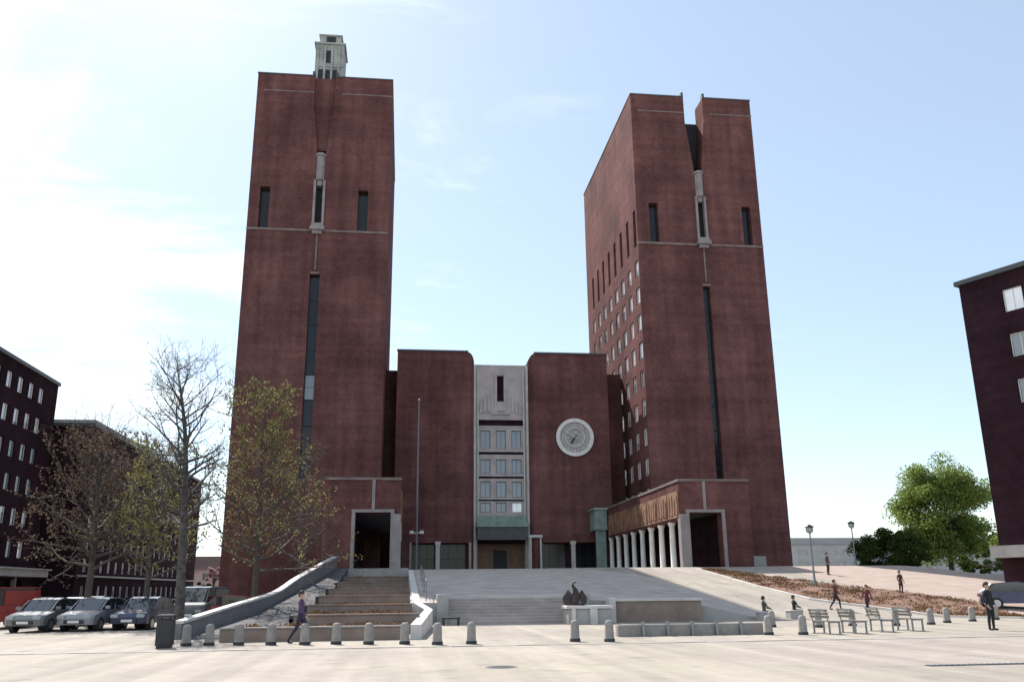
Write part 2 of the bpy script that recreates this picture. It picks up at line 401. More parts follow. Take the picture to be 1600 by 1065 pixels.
# raised courtyard, one mesh with skirts; the stair bay (X 2.3-8.9, Y 46-50) is left open
cxs = rng(0.4, 2.3, 0.95)+rng(2.3, 8.9, 1.1)[1:]+rng(8.9, 20.5, 0.725)[1:]
cys = [46, 48, 50]+rng(50, 107, 3)[1:]
m = MB(); nx = len(cxs); cells = set()
for j in range(len(cys)-1):
    for i in range(nx-1):
        if 2.29 < cxs[i] and cxs[i+1] < 8.91 and cys[j+1] <= 50: continue
        cells.add((i, j))
m.add([(x, y, CH(x, y)) for y in cys for x in cxs], [(j*nx+i, j*nx+i+1, (j+1)*nx+i+1, (j+1)*nx+i) for (i, j) in cells])
for (i, j) in cells:
    x0, x1, y0, y1 = cxs[i], cxs[i+1], cys[j], cys[j+1]
    for (di, dj, a, b) in ((0, -1, (x0, y0), (x1, y0)), (1, 0, (x1, y0), (x1, y1)), (0, 1, (x1, y1), (x0, y1)), (-1, 0, (x0, y1), (x0, y0))):
        if (i+di, j+dj) not in cells:
            m.add([(a[0], a[1], -0.4), (b[0], b[1], -0.4), (b[0], b[1], CH(*b)), (a[0], a[1], CH(*a))], [(0, 1, 2, 3)], 1)
m.box(-6.9, 0.4, 72.0, 107.0, -0.3, 3.35, 1)
m.add([(-6.9, 72, 3.354), (0.4, 72, 3.354), (0.4, 107, 3.354), (-6.9, 107, 3.354)], [(0, 1, 2, 3)], 0)
tag(link('courtyard', m.mesh('courtyard', [COURT, STONE])), None, kind='structure')
# paved walk climbing beside the planting terraces, shade put into its colour
m = MB(); P = [(-7.9, 35.0, 0.02), (-7.1, 45, 0.62), (-6.8, 52, 1.15), (-6.1, 62, 2.25), (-5.4, 72, 3.36)]
vs = []
for (x, y, z) in P: vs += [(x, y, z), (-4.3, y, z), (x, y, -0.3), (-4.3, y, -0.3)]
fs = []
for i in range(len(P)-1):
    a = i*4; fs += [(a, a+1, a+5, a+4), (a+1, a+3, a+7, a+5), (a+2, a, a+4, a+6)]
fs += [(0, 2, 3, 1)]
m.add(vs, fs); tag(link('path', m.mesh('path', WALKSH)), None, kind='structure')
# roadway in front of the bollards, 4 mm sheet plus kerb stones
# gravel and brown bed on the right-hand slope
def drape(name, poly_fn, mat, dz, X0, X1, n, mlen, kind='structure'):
    m = MB(); vs = []
    for i in range(n+1):
        X = X0+(X1-X0)*i/n; ya, yb = poly_fn(X)
        for k in range(mlen+1):
            Y = ya+(yb-ya)*k/mlen; vs.append((X, Y, TOP(X, Y)+dz))
    w = mlen+1
    m.add(vs, [(i*w+k, (i+1)*w+k, (i+1)*w+k+1, i*w+k+1) for i in range(n) for k in range(mlen)], 0, True)
    return tag(link(name, m.mesh(name, mat)), None, kind=kind)
drape('gravel_walk', lambda X: (44+0.0*X, 104), PINK, 0.012, 31.0, 75, 30, 30)

# ================================================================== CITY HALL
CHL = empty('city_hall', (11.8, 100, 3.3), label='red brick city hall with two square towers, concave middle block and round clock', cat='city hall')
TOPZ = 64.4
def tower(x0, x1, yb, base, slotc, slotw, tall, label, side_windows, pylon):
    y0 = 100.0; t = MB(); H = TOPZ-base; W_ = x1-x0
    c = slotc-x0
    z = lambda a: a-base
    nd = 0.45 if pylon else 3.0
    holes = [(c-1.3, c+1.3, z(54), H, nd), (c-0.55, c+0.55, z(43.3), z(54), 0.9), (c-slotw/2, c+slotw/2, z(13.7), z(37.8), 0.8)]
    for xw in tall: holes.append((xw-x0-0.6, xw-x0+0.6, z(43.6), z(48.9), 0.9))
    # outer corners are rebated 0.25 m
    wall(t, (x0, y0, base), (1, 0, 0), W_, H, holes, 0.5, (0, 1, 0))
    # backs of the recesses; right notch coloured near black for deep shade
    bt_ = TOPZ+.003 if pylon else 62.2
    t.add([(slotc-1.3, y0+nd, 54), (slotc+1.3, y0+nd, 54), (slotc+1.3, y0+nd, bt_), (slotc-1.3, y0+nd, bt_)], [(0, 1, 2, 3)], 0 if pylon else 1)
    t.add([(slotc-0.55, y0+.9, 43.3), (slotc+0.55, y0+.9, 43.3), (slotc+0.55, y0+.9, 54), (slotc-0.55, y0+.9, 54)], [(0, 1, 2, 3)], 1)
    t.add([(slotc-1.3, y0, 62.2), (slotc+1.3, y0, 62.2), (slotc+1.3, y0+3, 62.2), (slotc-1.3, y0+3, 62.2)], [(0, 1, 2, 3)]) if False else None
    for sgn in (-1, 1):   # tapered cheeks of the notch
        t.prism([(slotc+sgn*1.3, 54.0), (slotc+sgn*0.55, 54.0), (slotc+sgn*1.3, 61.0)], 'y', y0+0.05, y0+nd-.05)
    # sides, back
    sh = []
    if side_windows:
        for r_ in range(9):
            for k in range(8):
                yy = 1.2+3.62*k; zz_ = z(39.2-3.55*r_); sh.append((yy-0.85, yy+0.85, zz_, zz_+2.15))
        for k in range(8): yy = 1.2+3.62*k; sh.append((yy-0.6, yy+0.6, z(43.2), z(48.2)))
    wall(t, (x0, yb, base), (0, -1, 0), yb-y0, H, [(yb-y0-h[1], yb-y0-h[0], h[2], h[3]) for h in sh] if side_windows else [], 0.30, (1, 0, 0))
    wall(t, (x1, y0, base), (0, 1, 0), yb-y0, H, [], 0.4, (-1, 0, 0))
    wall(t, (x1, yb, base), (-1, 0, 0), W_, H, [], 0.4, (0, -1, 0))
    # parapet thickness and roof
    for a in ((x0, slotc-1.3, y0, y0+0.6), (slotc+1.3, x1, y0, y0+0.6)):
        t.box(a[0]+.003, a[1]-.003, a[2]+.003, a[3], 62.2, TOPZ+0.003)
    t.box(x0+.003, x0+.6, y0+.603, yb-.003, 62.2, TOPZ+.003); t.box(x1-.6, x1-.003, y0+.603, yb-.003, 62.2, TOPZ+.003)
    t.box(x0+.603, x1-.603, yb-.6, yb-.003, 62.2, TOPZ+.003)
    t.add([(x0+.3, y0+3.0, 62.2), (x1-.3, y0+3.0, 62.2), (x1-.3, yb-.3, 62.2), (x0+.3, yb-.3, 62.2)], [(0, 1, 2, 3)], 1)
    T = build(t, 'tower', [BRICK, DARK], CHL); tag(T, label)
    # roof copings, string courses
    s = MB()
    for a, b in ((x0-.07, slotc-1.3), (slotc+1.3, x1+.07)):
        s.box(a, b, y0-.07, y0+.65, TOPZ+.006, TOPZ+.16)
        s.box(min(a+.9, b), max(b-.0, a), y0-.05, y0-.002, 62.0, 62.16, 1)
    s.box(x0-.07, x0+.65, y0+.65, yb+.07, TOPZ+.006, TOPZ+.16); s.box(x1-.65, x1+.07, y0+.65, yb+.07, TOPZ+.006, TOPZ+.16)
    for sg in (-1, 1):   # little upstands beside the notch
        s.box(slotc+sg*1.45-.15, slotc+sg*1.45+.15, y0-.04, y0+.7, TOPZ+.16, TOPZ+0.7)
    build(s, 'coping', [ROOFM, TRIM], T)
    s = MB()
    s.box(x0-.002, slotc-0.8, y0-.12, y0-.002, 43.25, 43.5); s.box(slotc+0.8, x1+.002, y0-.12, y0-.002, 43.25, 43.5)
    build(s, 'string_course', [TRIM], T)
    # stone oriel in the slot
    s = MB()
    s.prism([(slotc-.5, y0+.85), (slotc-.5, y0-.05), (slotc-.25, y0-.45), (slotc+.25, y0-.45), (slotc+.5, y0-.05), (slotc+.5, y0+.85)], 'z', 50.0, 53.2)
    s.prism([(slotc-.62, y0+.85), (slotc-.62, y0-.1), (slotc-.3, y0-.58), (slotc+.3, y0-.58), (slotc+.62, y0-.1), (slotc+.62, y0+.85)], 'z', 53.2, 53.5)
    s.prism([(slotc-.3, y0+.8), (slotc-.3, y0-.1), (slotc+.3, y0-.1), (slotc+.3, y0+.8)], 'z', 49.3, 50.0)
    s.box(slotc-.70, slotc-.42, y0-.22, y0+.5, 44.2, 50.0); s.box(slotc+.42, slotc+.70, y0-.22, y0+.5, 44.2, 50.0)
    build(s, 'oriel', [ORIEL], T)
    s = MB(); s.box(slotc-.85, slotc+.85, y0-.75, y0+.3, 43.3, 43.75); s.box(slotc-.7, slotc+.7, y0-.55, y0+.3, 43.75, 44.2)
    s.box(slotc-.6, slotc+.6, y0-.4, y0-.002, 42.9, 43.3)
    build(s, 'balcony', [ORIEL], T)
    s = MB(); s.box(slotc-.09, slotc+.09, y0-.12, y0-.002, 38.4, 42.9); s.box(slotc-.5, slotc+.5, y0-.14, y0-.002, 37.85, 38.1)
    build(s, 'drain_strip', [TRIM], T)
    # glazed strip in the long slot, one light per storey
    nl = 8; hh = (37.8-13.7-.1)/nl
    for k in range(nl):
        put_window(T, (slotc, y0+.62, 13.75+k*hh), 0, slotw-.02, hh-.05, 1, 2, (DGLASS if (x0 > 0 or k != 3) else GLASS), BLACKM)
    for xw in tall: put_window(T, (xw, y0+.75, 43.62), 0, 1.18, 5.25, 2, 4, DGLASS, BLACKM)
    if side_windows:
        rr = random.Random(4)
        for h in sh:
            yy = y0+(h[0]+h[1])/2; tallw = h[3]-h[2] > 3
            bl = (not tallw) and rr.random() < 0.92
            put_window(T, (x0+.14 if not tallw else x0+.28, yy, base+h[2]+.01), -pi/2, h[1]-h[0]-.02, h[3]-h[2]-.02, 2, 4 if tallw else 1, BLINDSKY if bl else (DGLASS if tallw else GLASS), BLACKM if tallw else WHITE)
    return T
TL_ = tower(-19.5, -2.75, 129, -0.1, -11.2, 1.15, (-17.65, -5.9), 'left tower, taller with a green stone belfry on its roof', False, True)
TR_ = tower(28.35, 44.75, 131, 2.5, 36.85, 0.9, (30.6, 42.9), 'right tower, with rows of windows on its flank', True, False)
# belfry pylon on the left tower
m = MB()
m.box(-12.75, -9.15, 101.2, 105.0, 62.2, 69.9)
m.box(-12.95, -8.95, 101.0, 105.2, 69.9, 70.15)
m.box(-12.3, -9.6, 101.5, 104.8, 70.15, 71.35); m.box(-12.45, -9.45, 101.35, 104.95, 71.35, 71.55)
for k, x in enumerate((-12.45, -11.55, -10.65, -9.75)): m.box(x-.13, x+.13, 101.02, 101.197, 62.2, 69.6)
m.box(-12.75, -9.15, 101.08, 101.195, 66.6, 66.85)
B_ = build(m, 'belfry', [STONED], CHL)
for (a, b, c, d, e, f) in ((-11.45, -10.3, 101.38, 101.495, 70.2, 71.2), (-12.28, -11.72, 101.14, 101.197, 63, 66.2), (-11.38, -10.82, 101.14, 101.197, 63, 66.2), (-10.48, -9.92, 101.14, 101.197, 63, 66.2), (-11.75, -10.5, 101.14, 101.197, 67.2, 69)):
    m = MB(); m.box(a, b, c, d, e, f); build(m, 'louvre', [DARK], B_)

# ---- central block
AX = 11.8
m = MB(); WT = 30.55
def wing(m, x0, x1, ops):
    wall(m, (x0, 107, 3.35), (1, 0, 0), x1-x0, WT-3.35, [(a-x0, b-x0, 0, 3.7, 2.2) for a, b in ops], 2.2, (0, 1, 0))
wing(m, -1.3, 7.6, [(0.95, 3.75), (4.25, 7.55)])
wing(m, 15.9, 25.35, [(16.6, 20.05), (20.55, 23.4)])
# curved returns into the middle bay
def ret(m, xa, xb):
    n = 7; pts = [(xa+(xb-xa)*sin(pi/2*i/n), 107+1.8*(1-cos(pi/2*i/n))) for i in range(n+1)]
    for i in range(n):
        (x0, y0), (x1, y1) = pts[i], pts[i+1]; za = WT-1.3*(i/n)**1.5; zb = WT-1.3*((i+1)/n)**1.5
        m.add([(x0, y0, 3.3), (x1, y1, 3.3), (x1, y1, zb), (x0, y0, za)], [(0, 1, 2, 3)])
        m.add([(x0, y0, za), (x1, y1, zb), (x1, y1+3, zb), (x0, y0+3, za)], [(0, 1, 2, 3)], 1)
ret(m, 7.6, 8.42); ret(m, 15.9, 15.18)
# flanks, roof, back wall of porches, recess beside the towers
m.add([(-1.3, 107, 3.3), (-1.3, 112, 3.3), (-1.3, 112, WT), (-1.3, 107, WT)], [(0, 1, 2, 3)])
m.add([(25.35, 107, 3.3), (25.35, 112, 3.3), (25.35, 112, WT), (25.35, 107, WT)], [(3, 2, 1, 0)])
m.box(-2.75, -1.3, 111.9, 112.3, 3.3, 29.2); m.box(25.35, 28.35, 111.9, 112.3, 3.3, 29.2)
for a, b in ((-1.25, 7.6), (15.9, 25.3)):
    m.box(a, b, 109.2, 130, 3.3, 7.6, 1); m.box(a, b, 107.35, 128, WT-.6, WT-.01, 1)
m.box(8.4, 15.2, 110, 128, 28.3, 28.9, 1)
C_ = build(m, 'central_block', [BRICK, ROOFM], CHL); tag(C_, 'concave brick middle block between the towers')
m = MB()
for a, b in ((-1.38, 7.55), (15.95, 25.43)): m.box(a, b, 106.9, 107.5, WT+.003, WT+.2)
build(m, 'coping', [ROOFM], C_)
for a, b in ((0.95, 3.75), (4.25, 7.55), (16.6, 20.05), (20.55, 23.4)):
    put_window(C_, ((a+b)/2, 109.0, 3.4), 0, b-a-.02, 3.6, 3, 2, DGLASS, BLACKM)
for x in (4.0, 20.3):
    m = MB(); m.box(x-.24, x+.24, 106.75, 107.3, 3.36, 7.05, 0, .02); m.box(x-.32, x+.32, 106.7, 107.35, 6.8, 7.2); build(m, 'pillar', [STONEP], C_)
for x in (7.85, 0.8, 16.4, 23.5):
    m = MB(); m.box(x-.12, x+.12, 106.85, 106.997, 3.36, 7.1); build(m, 'door_jamb', [STONE], C_)

# ---- carved stone portal bay
PB = MB(); y = 108.6; base = 3.35
holes = []
rows = [(18.55, 20.9), (15.45, 17.25), (12.55, 14.5), (10.75, 11.95)]
colsx = (9.85, 11.8, 13.75)
for (a, b) in rows:
    for x in colsx: holes.append((x-8.4-.62, x-8.4+.62, a-base, b-base, .35))
holes.append((11.35-8.4, 12.2-8.4, 24.6-base, 27.95-base, .5))
holes.append((.45, 6.35, 0, 5.9, 2.2))
for zc, hh in ((21.85, .75), (18.0, .3), (15.0, .25), (12.2, .2)): holes.append((.55, 6.25, zc-hh/2-base, zc+hh/2-base, .3))
wall(PB, (8.4, y, base), (1, 0, 0), 6.8, 25.8, holes, .35, (0, 1, 0))
PB.add([(8.4, y+.5, 7), (15.2, y+.5, 7), (15.2, y+.5, 29), (8.4, y+.5, 29)], [(0, 1, 2, 3)], 1)
PB.box(8.3, 15.3, y-.02, y+1.5, 29.15, 29.35)
Pn = build(PB, 'portal_bay', [STONEC, BRICKD], CHL); tag(Pn, 'grey carved stone bay above the main entrance')
for (a, b) in rows:
    for x in colsx:
        lit = (a == 10.75 and x > 13)
        put_window(Pn, (x, y+.2, a+.01), 0, 1.22, b-a-.02, 2, 1, BLINDSKY if lit else GLASS, WHITE if lit else TRIM)
m = MB()
for xa, xb in ((8.15, 8.62), (14.98, 15.45)): m.box(xa, xb, y-.5, y-.003, 3.4, 29.2)
for x in (8.9, 14.7): m.box(x-.08, x+.08, y-.2, y-.003, 9.8, 28.6)
build(m, 'stone_pilaster', [STONEP], Pn)
rel = [(11.0, 11.33, .16, 23.2, 28.1), (12.22, 12.55, .16, 23.2, 28.1), (10.6, 13.0, .2, 22.9, 23.197), (11.34, 12.21, .24, 23.3, 24.5)]
for k in range(3):
    for sx in (-1, 1):
        rel.append((11.8+sx*(1.5+.5*k)-.17, 11.8+sx*(1.5+.5*k)+.17, .12, 23.2-.1*k, 25.4-.6*k))
for (xa, xb, dp, za, zb) in rel:
    m = MB(); m.box(xa, xb, y-dp, y-.003, za, zb, 0, .02); build(m, 'relief_block', [STONEC], Pn)
for zc in (21.35, 18.25, 15.2): m = MB(); m.box(8.98, 14.62, y-.1, y-.003, zc-.08, zc+.08); build(m, 'string_course', [STONEC], Pn)
m = MB(); m.box(8.7, 14.9, y-.35, y-.003, 9.55, 10.3); build(m, 'lintel', [COPPER], Pn)
m = MB(); m.box(8.65, 14.95, y-1.7, y-.003, 8.9, 9.5); m.box(8.75, 14.85, y-1.5, y-.003, 7.4, 8.9, 1)
build(m, 'porch_canopy', [COPPER, ROOFM], Pn)
m = MB(); m.box(8.85, 14.75, y+1.9, y+2.1, 3.36, 9.2)
E_ = build(m, 'entrance_wall', [DOOR], Pn)
for x in (9.6, 11.8, 14.0):
    m = MB(); m.box(x-.8, x+.8, y+1.75, y+1.897, 3.4, 6.3)
    for k in range(3):
        for q in (-1, 1): m.box(x+q*.4-.28, x+q*.4+.28, y+1.70, y+1.748, 3.6+k*.9, 4.3+k*.9)
    build(m, 'door', [DARK if x == 11.8 else DOOR], Pn)
m = MB(); m.box(15.0, 15.16, 106.4, 106.6, 3.36, 7.6); m.box(16.2, 16.36, 106.4, 106.6, 3.36, 7.6); m.box(14.85, 16.5, 106.3, 106.7, 7.6, 7.9)
build(m, 'door_surround', [STONEP], Pn)

# ---- astronomical clock
K = MB(); n = 48; cxk, czk, R = 20.9, 19.8, 2.35
def disc(m, r, ya, yb, mi=0, r0=0.0, nn_=48):
    o = len(m.v)
    if r0 == 0:
        m.prism([(cxk+r*cos(2*pi*i/nn_), czk+r*sin(2*pi*i/nn_)) for i in range(nn_)], 'y', yb, ya, mi); return
    for i in range(nn_):
        a, b = 2*pi*i/nn_, 2*pi*(i+1)/nn_
        q = []
        for yy in (ya, yb):
            for (rr, t) in ((r0, a), (r, a), (r, b), (r0, b)): q.append((cxk+rr*cos(t), yy, czk+rr*sin(t)))
        m.add(q, [(0, 1, 2, 3), (7, 6, 5, 4), (1, 5, 6, 2), (0, 3, 7, 4)], mi)
disc(K, 2.1, 106.9, 106.997, 0)
CK = build(K, 'clock', [simple('clock_face_stone', (0.42, 0.38, 0.36), .7, .2, 3.0)], CHL); tag(CK, 'large round clock with a pale ring on the right wing')
m = MB(); disc(m, 2.38, 106.68, 106.89, 0, 1.92); build(m, 'outer_ring', [COLST], CK)
m = MB(); disc(m, 1.28, 106.75, 106.897, 0, 1.12)
for k in range(24):
    a = 2*pi*k/24; p = Vector((cxk+1.6*cos(a), 106.82, czk+1.6*sin(a)))
    l = .24 if k % 2 == 0 else .13
    d = Vector((cos(a), 0, sin(a))); e = Vector((-sin(a), 0, cos(a)))*.05
    q = [p-d*l-e, p+d*l-e, p+d*l+e, p-d*l+e]
    m.add(q+[v+Vector((0, .075, 0)) for v in q], [(3, 2, 1, 0), (0, 1, 5, 4), (1, 2, 6, 5), (2, 3, 7, 6), (3, 0, 4, 7)])
build(m, 'hour_marks', [STONEP], CK)
def hand(a, l, w, name, mat, yy):
    d = Vector((sin(a), 0, cos(a))); e = Vector((cos(a), 0, -sin(a)))*w; c = Vector((cxk, yy, czk))
    q = [c-d*.35-e, c-d*.35+e, c+d*l*.8+e*1.6, c+d*l, c+d*l*.8-e*1.6]
    m = MB(); m.add(q+[v+Vector((0, .03, 0)) for v in q], [(0, 1, 2, 3, 4), (9, 8, 7, 6, 5)]+[(i, 5+i, 5+(i+1) % 5, (i+1) % 5) for i in range(5)])
    build(m, name, [mat], CK)
hand(radians(215), 1.05, .07, 'hour_hand', BLACKM, 106.70)
hand(radians(300), 1.55, .05, 'minute_hand', STONEP, 106.64)
m = MB()
for k in range(8):
    a = 2*pi*k/8+.2; b = a+.18
    m.add([(cxk+.25*cos(a-.2), 106.80, czk+.25*sin(a-.2)), (cxk+1.0*cos(a), 106.80, czk+1.0*sin(a)), (cxk+.25*cos(a+.2), 106.80, czk+.25*sin(a+.2)), (cxk+.5*cos(a), 106.74, czk+.5*sin(a))], [(0, 1, 3), (1, 2, 3), (2, 0, 3)])
build(m, 'sun_rays', [STONEP], CK)

# ---- the two galleries running forward from the middle block
def gallery(sgn, label):
    """sgn=+1: right gallery, inner face X=24.0; sgn=-1 mirrored about AX"""
    g = MB(); xi = 12.2*sgn+AX if sgn > 0 else -0.35; xo = xi+6.4*sgn; ya, yb = 75.8, 106.6; zb, zc, zt = 3.1, 7.35, 10.7
    A, Bx = min(xi, xo), max(xi, xo)
    o0, o1 = (xi+.8*sgn, xi+3.75*sgn); o0, o1 = min(o0, o1), max(o0, o1)
    wall(g, (A, ya, zb), (1, 0, 0), Bx-A, zt-zb, [(o0-A, o1-A, 0, 8.0-zb, 1.2)], 1.2, (0, 1, 0))
    # inner side above the columns, outer side, roof, ceiling
    g.box(min(xi, xi+.5*sgn), max(xi, xi+.5*sgn), ya+.003, yb, zc, zt-.003)
    g.box(min(xo, xo-.5*sgn), max(xo, xo-.5*sgn), ya+.003, yb, zb, zt-.003)
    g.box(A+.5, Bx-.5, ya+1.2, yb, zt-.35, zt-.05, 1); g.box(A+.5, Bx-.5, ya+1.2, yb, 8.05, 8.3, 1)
    g.box(min(xo-.5*sgn, xo-2.4*sgn), max(xo-.5*sgn, xo-2.4*sgn), ya+1.25, yb, zb, 8.04, 2)  # inner lining in darker brick, the interior's shade put into its colour
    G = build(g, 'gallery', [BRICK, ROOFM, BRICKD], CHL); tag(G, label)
    s = MB(); s.box(A-.08, Bx+.08, ya-.1, ya+.5, zt+.003, zt+.22); s.box(min(xi-.08*sgn, xi+.5*sgn), max(xi-.08*sgn, xi+.5*sgn), ya+.5, yb, zt+.003, zt+.22)
    build(s, 'coping', [TRIM], G)
    s = MB(); s.box(o0-.3, o0-.003, ya-.12, ya+.3, zb, 8.0); s.box(o1+.003, o1+.3, ya-.12, ya+.3, zb, 8.0); s.box(o0-.3, o1+.3, ya-.14, ya-.003, 8.003, 8.25)
    s.box((o0+o1)/2-.13, (o0+o1)/2+.13, ya-.1, ya-.003, 8.25, zt)
    build(s, 'portal_frame', [ORIEL], G)
    s = MB(); xa = xi-.06*sgn; s.box(min(xa, xi+.65*sgn), max(xa, xi+.65*sgn), ya-.16, ya+.6, zb, zc+.5, 0, .03)
    build(s, 'corner_pier', [ORIEL], G)
    for k in range(1, 9):
        yy = ya+3.45*k
        c = MB(); c.lathe([(.36, zb), (.36, zb+.15), (.27, zb+.2), (.25, zc-.35), (.33, zc-.2), (.36, zc-.003)], xi+.25*sgn, yy, 14)
        build(c, 'column', [COLST], G)
        f = MB(); xa, xb = xi-.1*sgn, xi-.003*sgn
        f.box(min(xa, xb), max(xa, xb), yy-3.3, yy-.15, 7.6, 9.9)
        for q in range(4):
            xr = xi-.16*sgn
            f.box(min(xr, xa-.001*sgn), max(xr, xa-.001*sgn), yy-3.1+q*.75, yy-2.6+q*.75, 7.85+.12*(q % 2), 9.6-.2*((q+k) % 3))
        build(f, 'frieze_panel', [WOOD], G)
    return G
GR = gallery(1, 'sunlit arcade gallery with pale columns on the right of the courtyard')
GL = gallery(-1, 'shaded arcade gallery with a dark doorway on the left of the courtyard')
m = MB(); m.box(22.4, 23.85, 103.6, 106.7, 8.3, 10.6); m.box(22.2, 23.95, 103.4, 106.75, 10.6, 10.85)
for k in range(4): m.box(22.34, 22.397, 103.8+k*.75, 104.1+k*.75, 8.3, 10.6)
m.box(22.5, 23.7, 103.9, 104.1, 3.3, 8.3); 
build(m, 'copper_porch', [COPPER], CHL)
# stone plinth blocks at the foot of the right tower
m = MB(); m.box(30.5, 41.0, 98.6, 99.95, 3.2, 5.0, 0, .1); build(m, 'plinth', [STONE], CHL)

# ================================================================== street buildings
def building(name, loc, label):
    return empty(name, loc, label=label, cat='building')
# A: near left block, facade X=-41, runs Y 40..107
A = building('office_building', (-41, 107, 0), 'dark brick office block with white windows at the left edge of the square')
m = MB(); h = 25.3; L0, L1 = 60.0, 107.0
holesA = []; wy = [L1-1.9-.0-2.78*k-2.5 for k in range(14)]
rowsA = [22.3, 18.9, 15.5, 12.1, 8.7, 5.4]
for zr in rowsA:
    for yy in wy: holesA.append((yy-.7-L0, yy+.7-L0, zr, zr+1.75))
wall(m, (-41, L1, 0), (0, -1, 0), L1-L0, h, [(L1-L0-b, L1-L0-a, c, d) for a, b, c, d in holesA]+[(3, L1-L0-2, 0, 3.2, 1.5)], .25, (-1, 0, 0))
wall(m, (-70, L0, 0), (1, 0, 0), 29, h, [], .2, (0, 1, 0)); wall(m, (-41, L1, 0), (-1, 0, 0), 29, h, [], .2, (0, -1, 0))
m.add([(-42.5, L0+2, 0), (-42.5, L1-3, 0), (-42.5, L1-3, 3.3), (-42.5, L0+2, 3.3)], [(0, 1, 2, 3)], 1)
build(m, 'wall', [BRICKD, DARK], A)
m = MB(); m.box(-70.2, -40.8, L0-.2, L1+.2, h+.003, h+.4); build(m, 'roof', [ROOFM], A)
m = MB(); m.box(-41.0+.003, -38.9, L0+2, L1-1.5, 3.45, 4.15); m.box(-40.99, -38.6, L0+1.8, L1-1.3, 4.15, 4.3); build(m, 'shop_canopy', [STONE], A)
rr = random.Random(11)
for zr in rowsA:
    for yy in wy:
        up_ = zr > 18
        put_window(A, (-41-.18, yy, zr+.01), pi/2, 1.38, 1.73, 2, 1, BLINDSKY if (up_ or rr.random() < .3) else GLASS, WHITE if up_ or rr.random() < .5 else GREYM, single=False)
for k in range(8):
    m = MB(); yy = 66+k*5.2; m.box(-41.35, -40.97, yy-.25, yy+.25, 0, 3.45); build(m, 'pier', [STONE], A)
# B: long block behind it
Bb = building('long_office_building', (-38, 111, 0), 'long dark brick block with rows of small white windows behind the bare tree')
m = MB(); h = 21.3; L0, L1 = 111.2, 172.0
wy = [L0+2.9+3.02*k for k in range(18)]; rowsB = [17.9, 15.0, 12.35, 9.4, 6.8, 4.2, 1.1]; holesB = []
for zr in rowsB:
    for yy in wy: holesB.append((yy-.65-L0, yy+.65-L0, zr, zr+1.45))
wall(m, (-38, L1, 0), (0, -1, 0), L1-L0, h, [(L1-L0-b, L1-L0-a, c, d) for a, b, c, d in holesB], .22, (-1, 0, 0))
wall(m, (-75, L0, 0), (1, 0, 0), 37, h, [], .2, (0, 1, 0)); wall(m, (-38, L1, 0), (-1, 0, 0), 37, h, [], .2, (0, -1, 0))
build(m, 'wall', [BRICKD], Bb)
m = MB(); m.box(-75, -37.6, L0-.4, L1+.3, h+.003, h+.35)
m.box(-75, -37.9, L0+.4, L0+26, h+.35, h+.9, 1)
build(m, 'roof', [ROOFM, STONE], Bb)
for zr in rowsB:
    for i, yy in enumerate(wy):
        bl = rr.random() < (.75 if zr < 13 else .45)
        put_window(Bb, (-38-.15, yy, zr+.01), pi/2, 1.28, 1.43, 2, 1, BLINDSKY if bl else GLASS, WHITE, single=False)
m = MB(); m.box(-38+.003, -37.6, L0+1, L1-2, 3.6, 3.8); m.box(-37.997, -37.7, L0+1, L1-2, .5, .75); build(m, 'string_course', [STONE], Bb)
# C: right-hand block, turned 24 deg
Cc = building('corner_office_building', (42.5, 60, 0), 'dark brick corner block cut off by the right edge of the photo')
Cc.rotation_euler = (0, 0, radians(24.3))
# local frame: origin corner, facade along -Y (towards camera), faces -X, body towards +X
def lb(mb, name, mats): return build(mb, name, mats, Cc, world=False)
m = MB(); h = 24.0; zb0 = -0.2; Lc = 34.0
wyC = [3.9+3.1*k for k in range(9)]; rowsC = [21.0, 17.6, 14.2, 10.8, 7.4]
hs = []
for zr in rowsC:
    for yy in wyC: hs.append((yy-.75, yy+.75, zr-zb0, zr+1.75-zb0))
wall(m, (0, 0, zb0), (0, -1, 0), Lc, h-zb0, hs+[(2.0, Lc-2, 0, 3.4, 2.0)], .3, (1, 0, 0))
wall(m, (20, 0, zb0), (-1, 0, 0), 20, h-zb0, [], .2, (0, -1, 0)); wall(m, (0, -Lc, zb0), (1, 0, 0), 20, h-zb0, [], .2, (0, 1, 0))
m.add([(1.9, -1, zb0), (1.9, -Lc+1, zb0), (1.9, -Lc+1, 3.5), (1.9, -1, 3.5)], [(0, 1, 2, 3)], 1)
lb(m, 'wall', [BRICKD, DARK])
m = MB(); m.box(-.25, 20.2, -Lc-.2, .25, h+.003, h+.35); lb(m, 'roof', [ROOFM])
m = MB(); m.box(-1.6, -.003, -Lc+1.5, -.2, 3.45, 4.25); lb(m, 'shop_canopy', [STONE])
for zr in rowsC:
    for i, yy in enumerate(wyC):
        f = win_mesh(1.48, 1.73, 2, 1); key = 'C'
        if key not in WCACHE: WCACHE[key] = (f.mesh('window', [WHITE]), pane_mesh(1.48, 1.73).mesh('pane', [BLINDSKY]), pane_mesh(1.48, 1.73).mesh('pane', [GLASS]))
        o = bpy.data.objects.new('window', WCACHE[key][0]); COL.objects.link(o); o.parent = Cc; o.location = (.2, -yy, zr+.01); o.rotation_euler = (0, 0, -pi/2)
        p = bpy.data.objects.new('pane', WCACHE[key][1 if (i+zr) % 3 < 1.7 else 2]); COL.objects.link(p); p.parent = o
for k in range(6):
    m = MB(); m.box(-.02, .4, -3-5.2*k-.25, -3-5.2*k+.25, zb0, 3.45); lb(m, 'pier', [STONE])
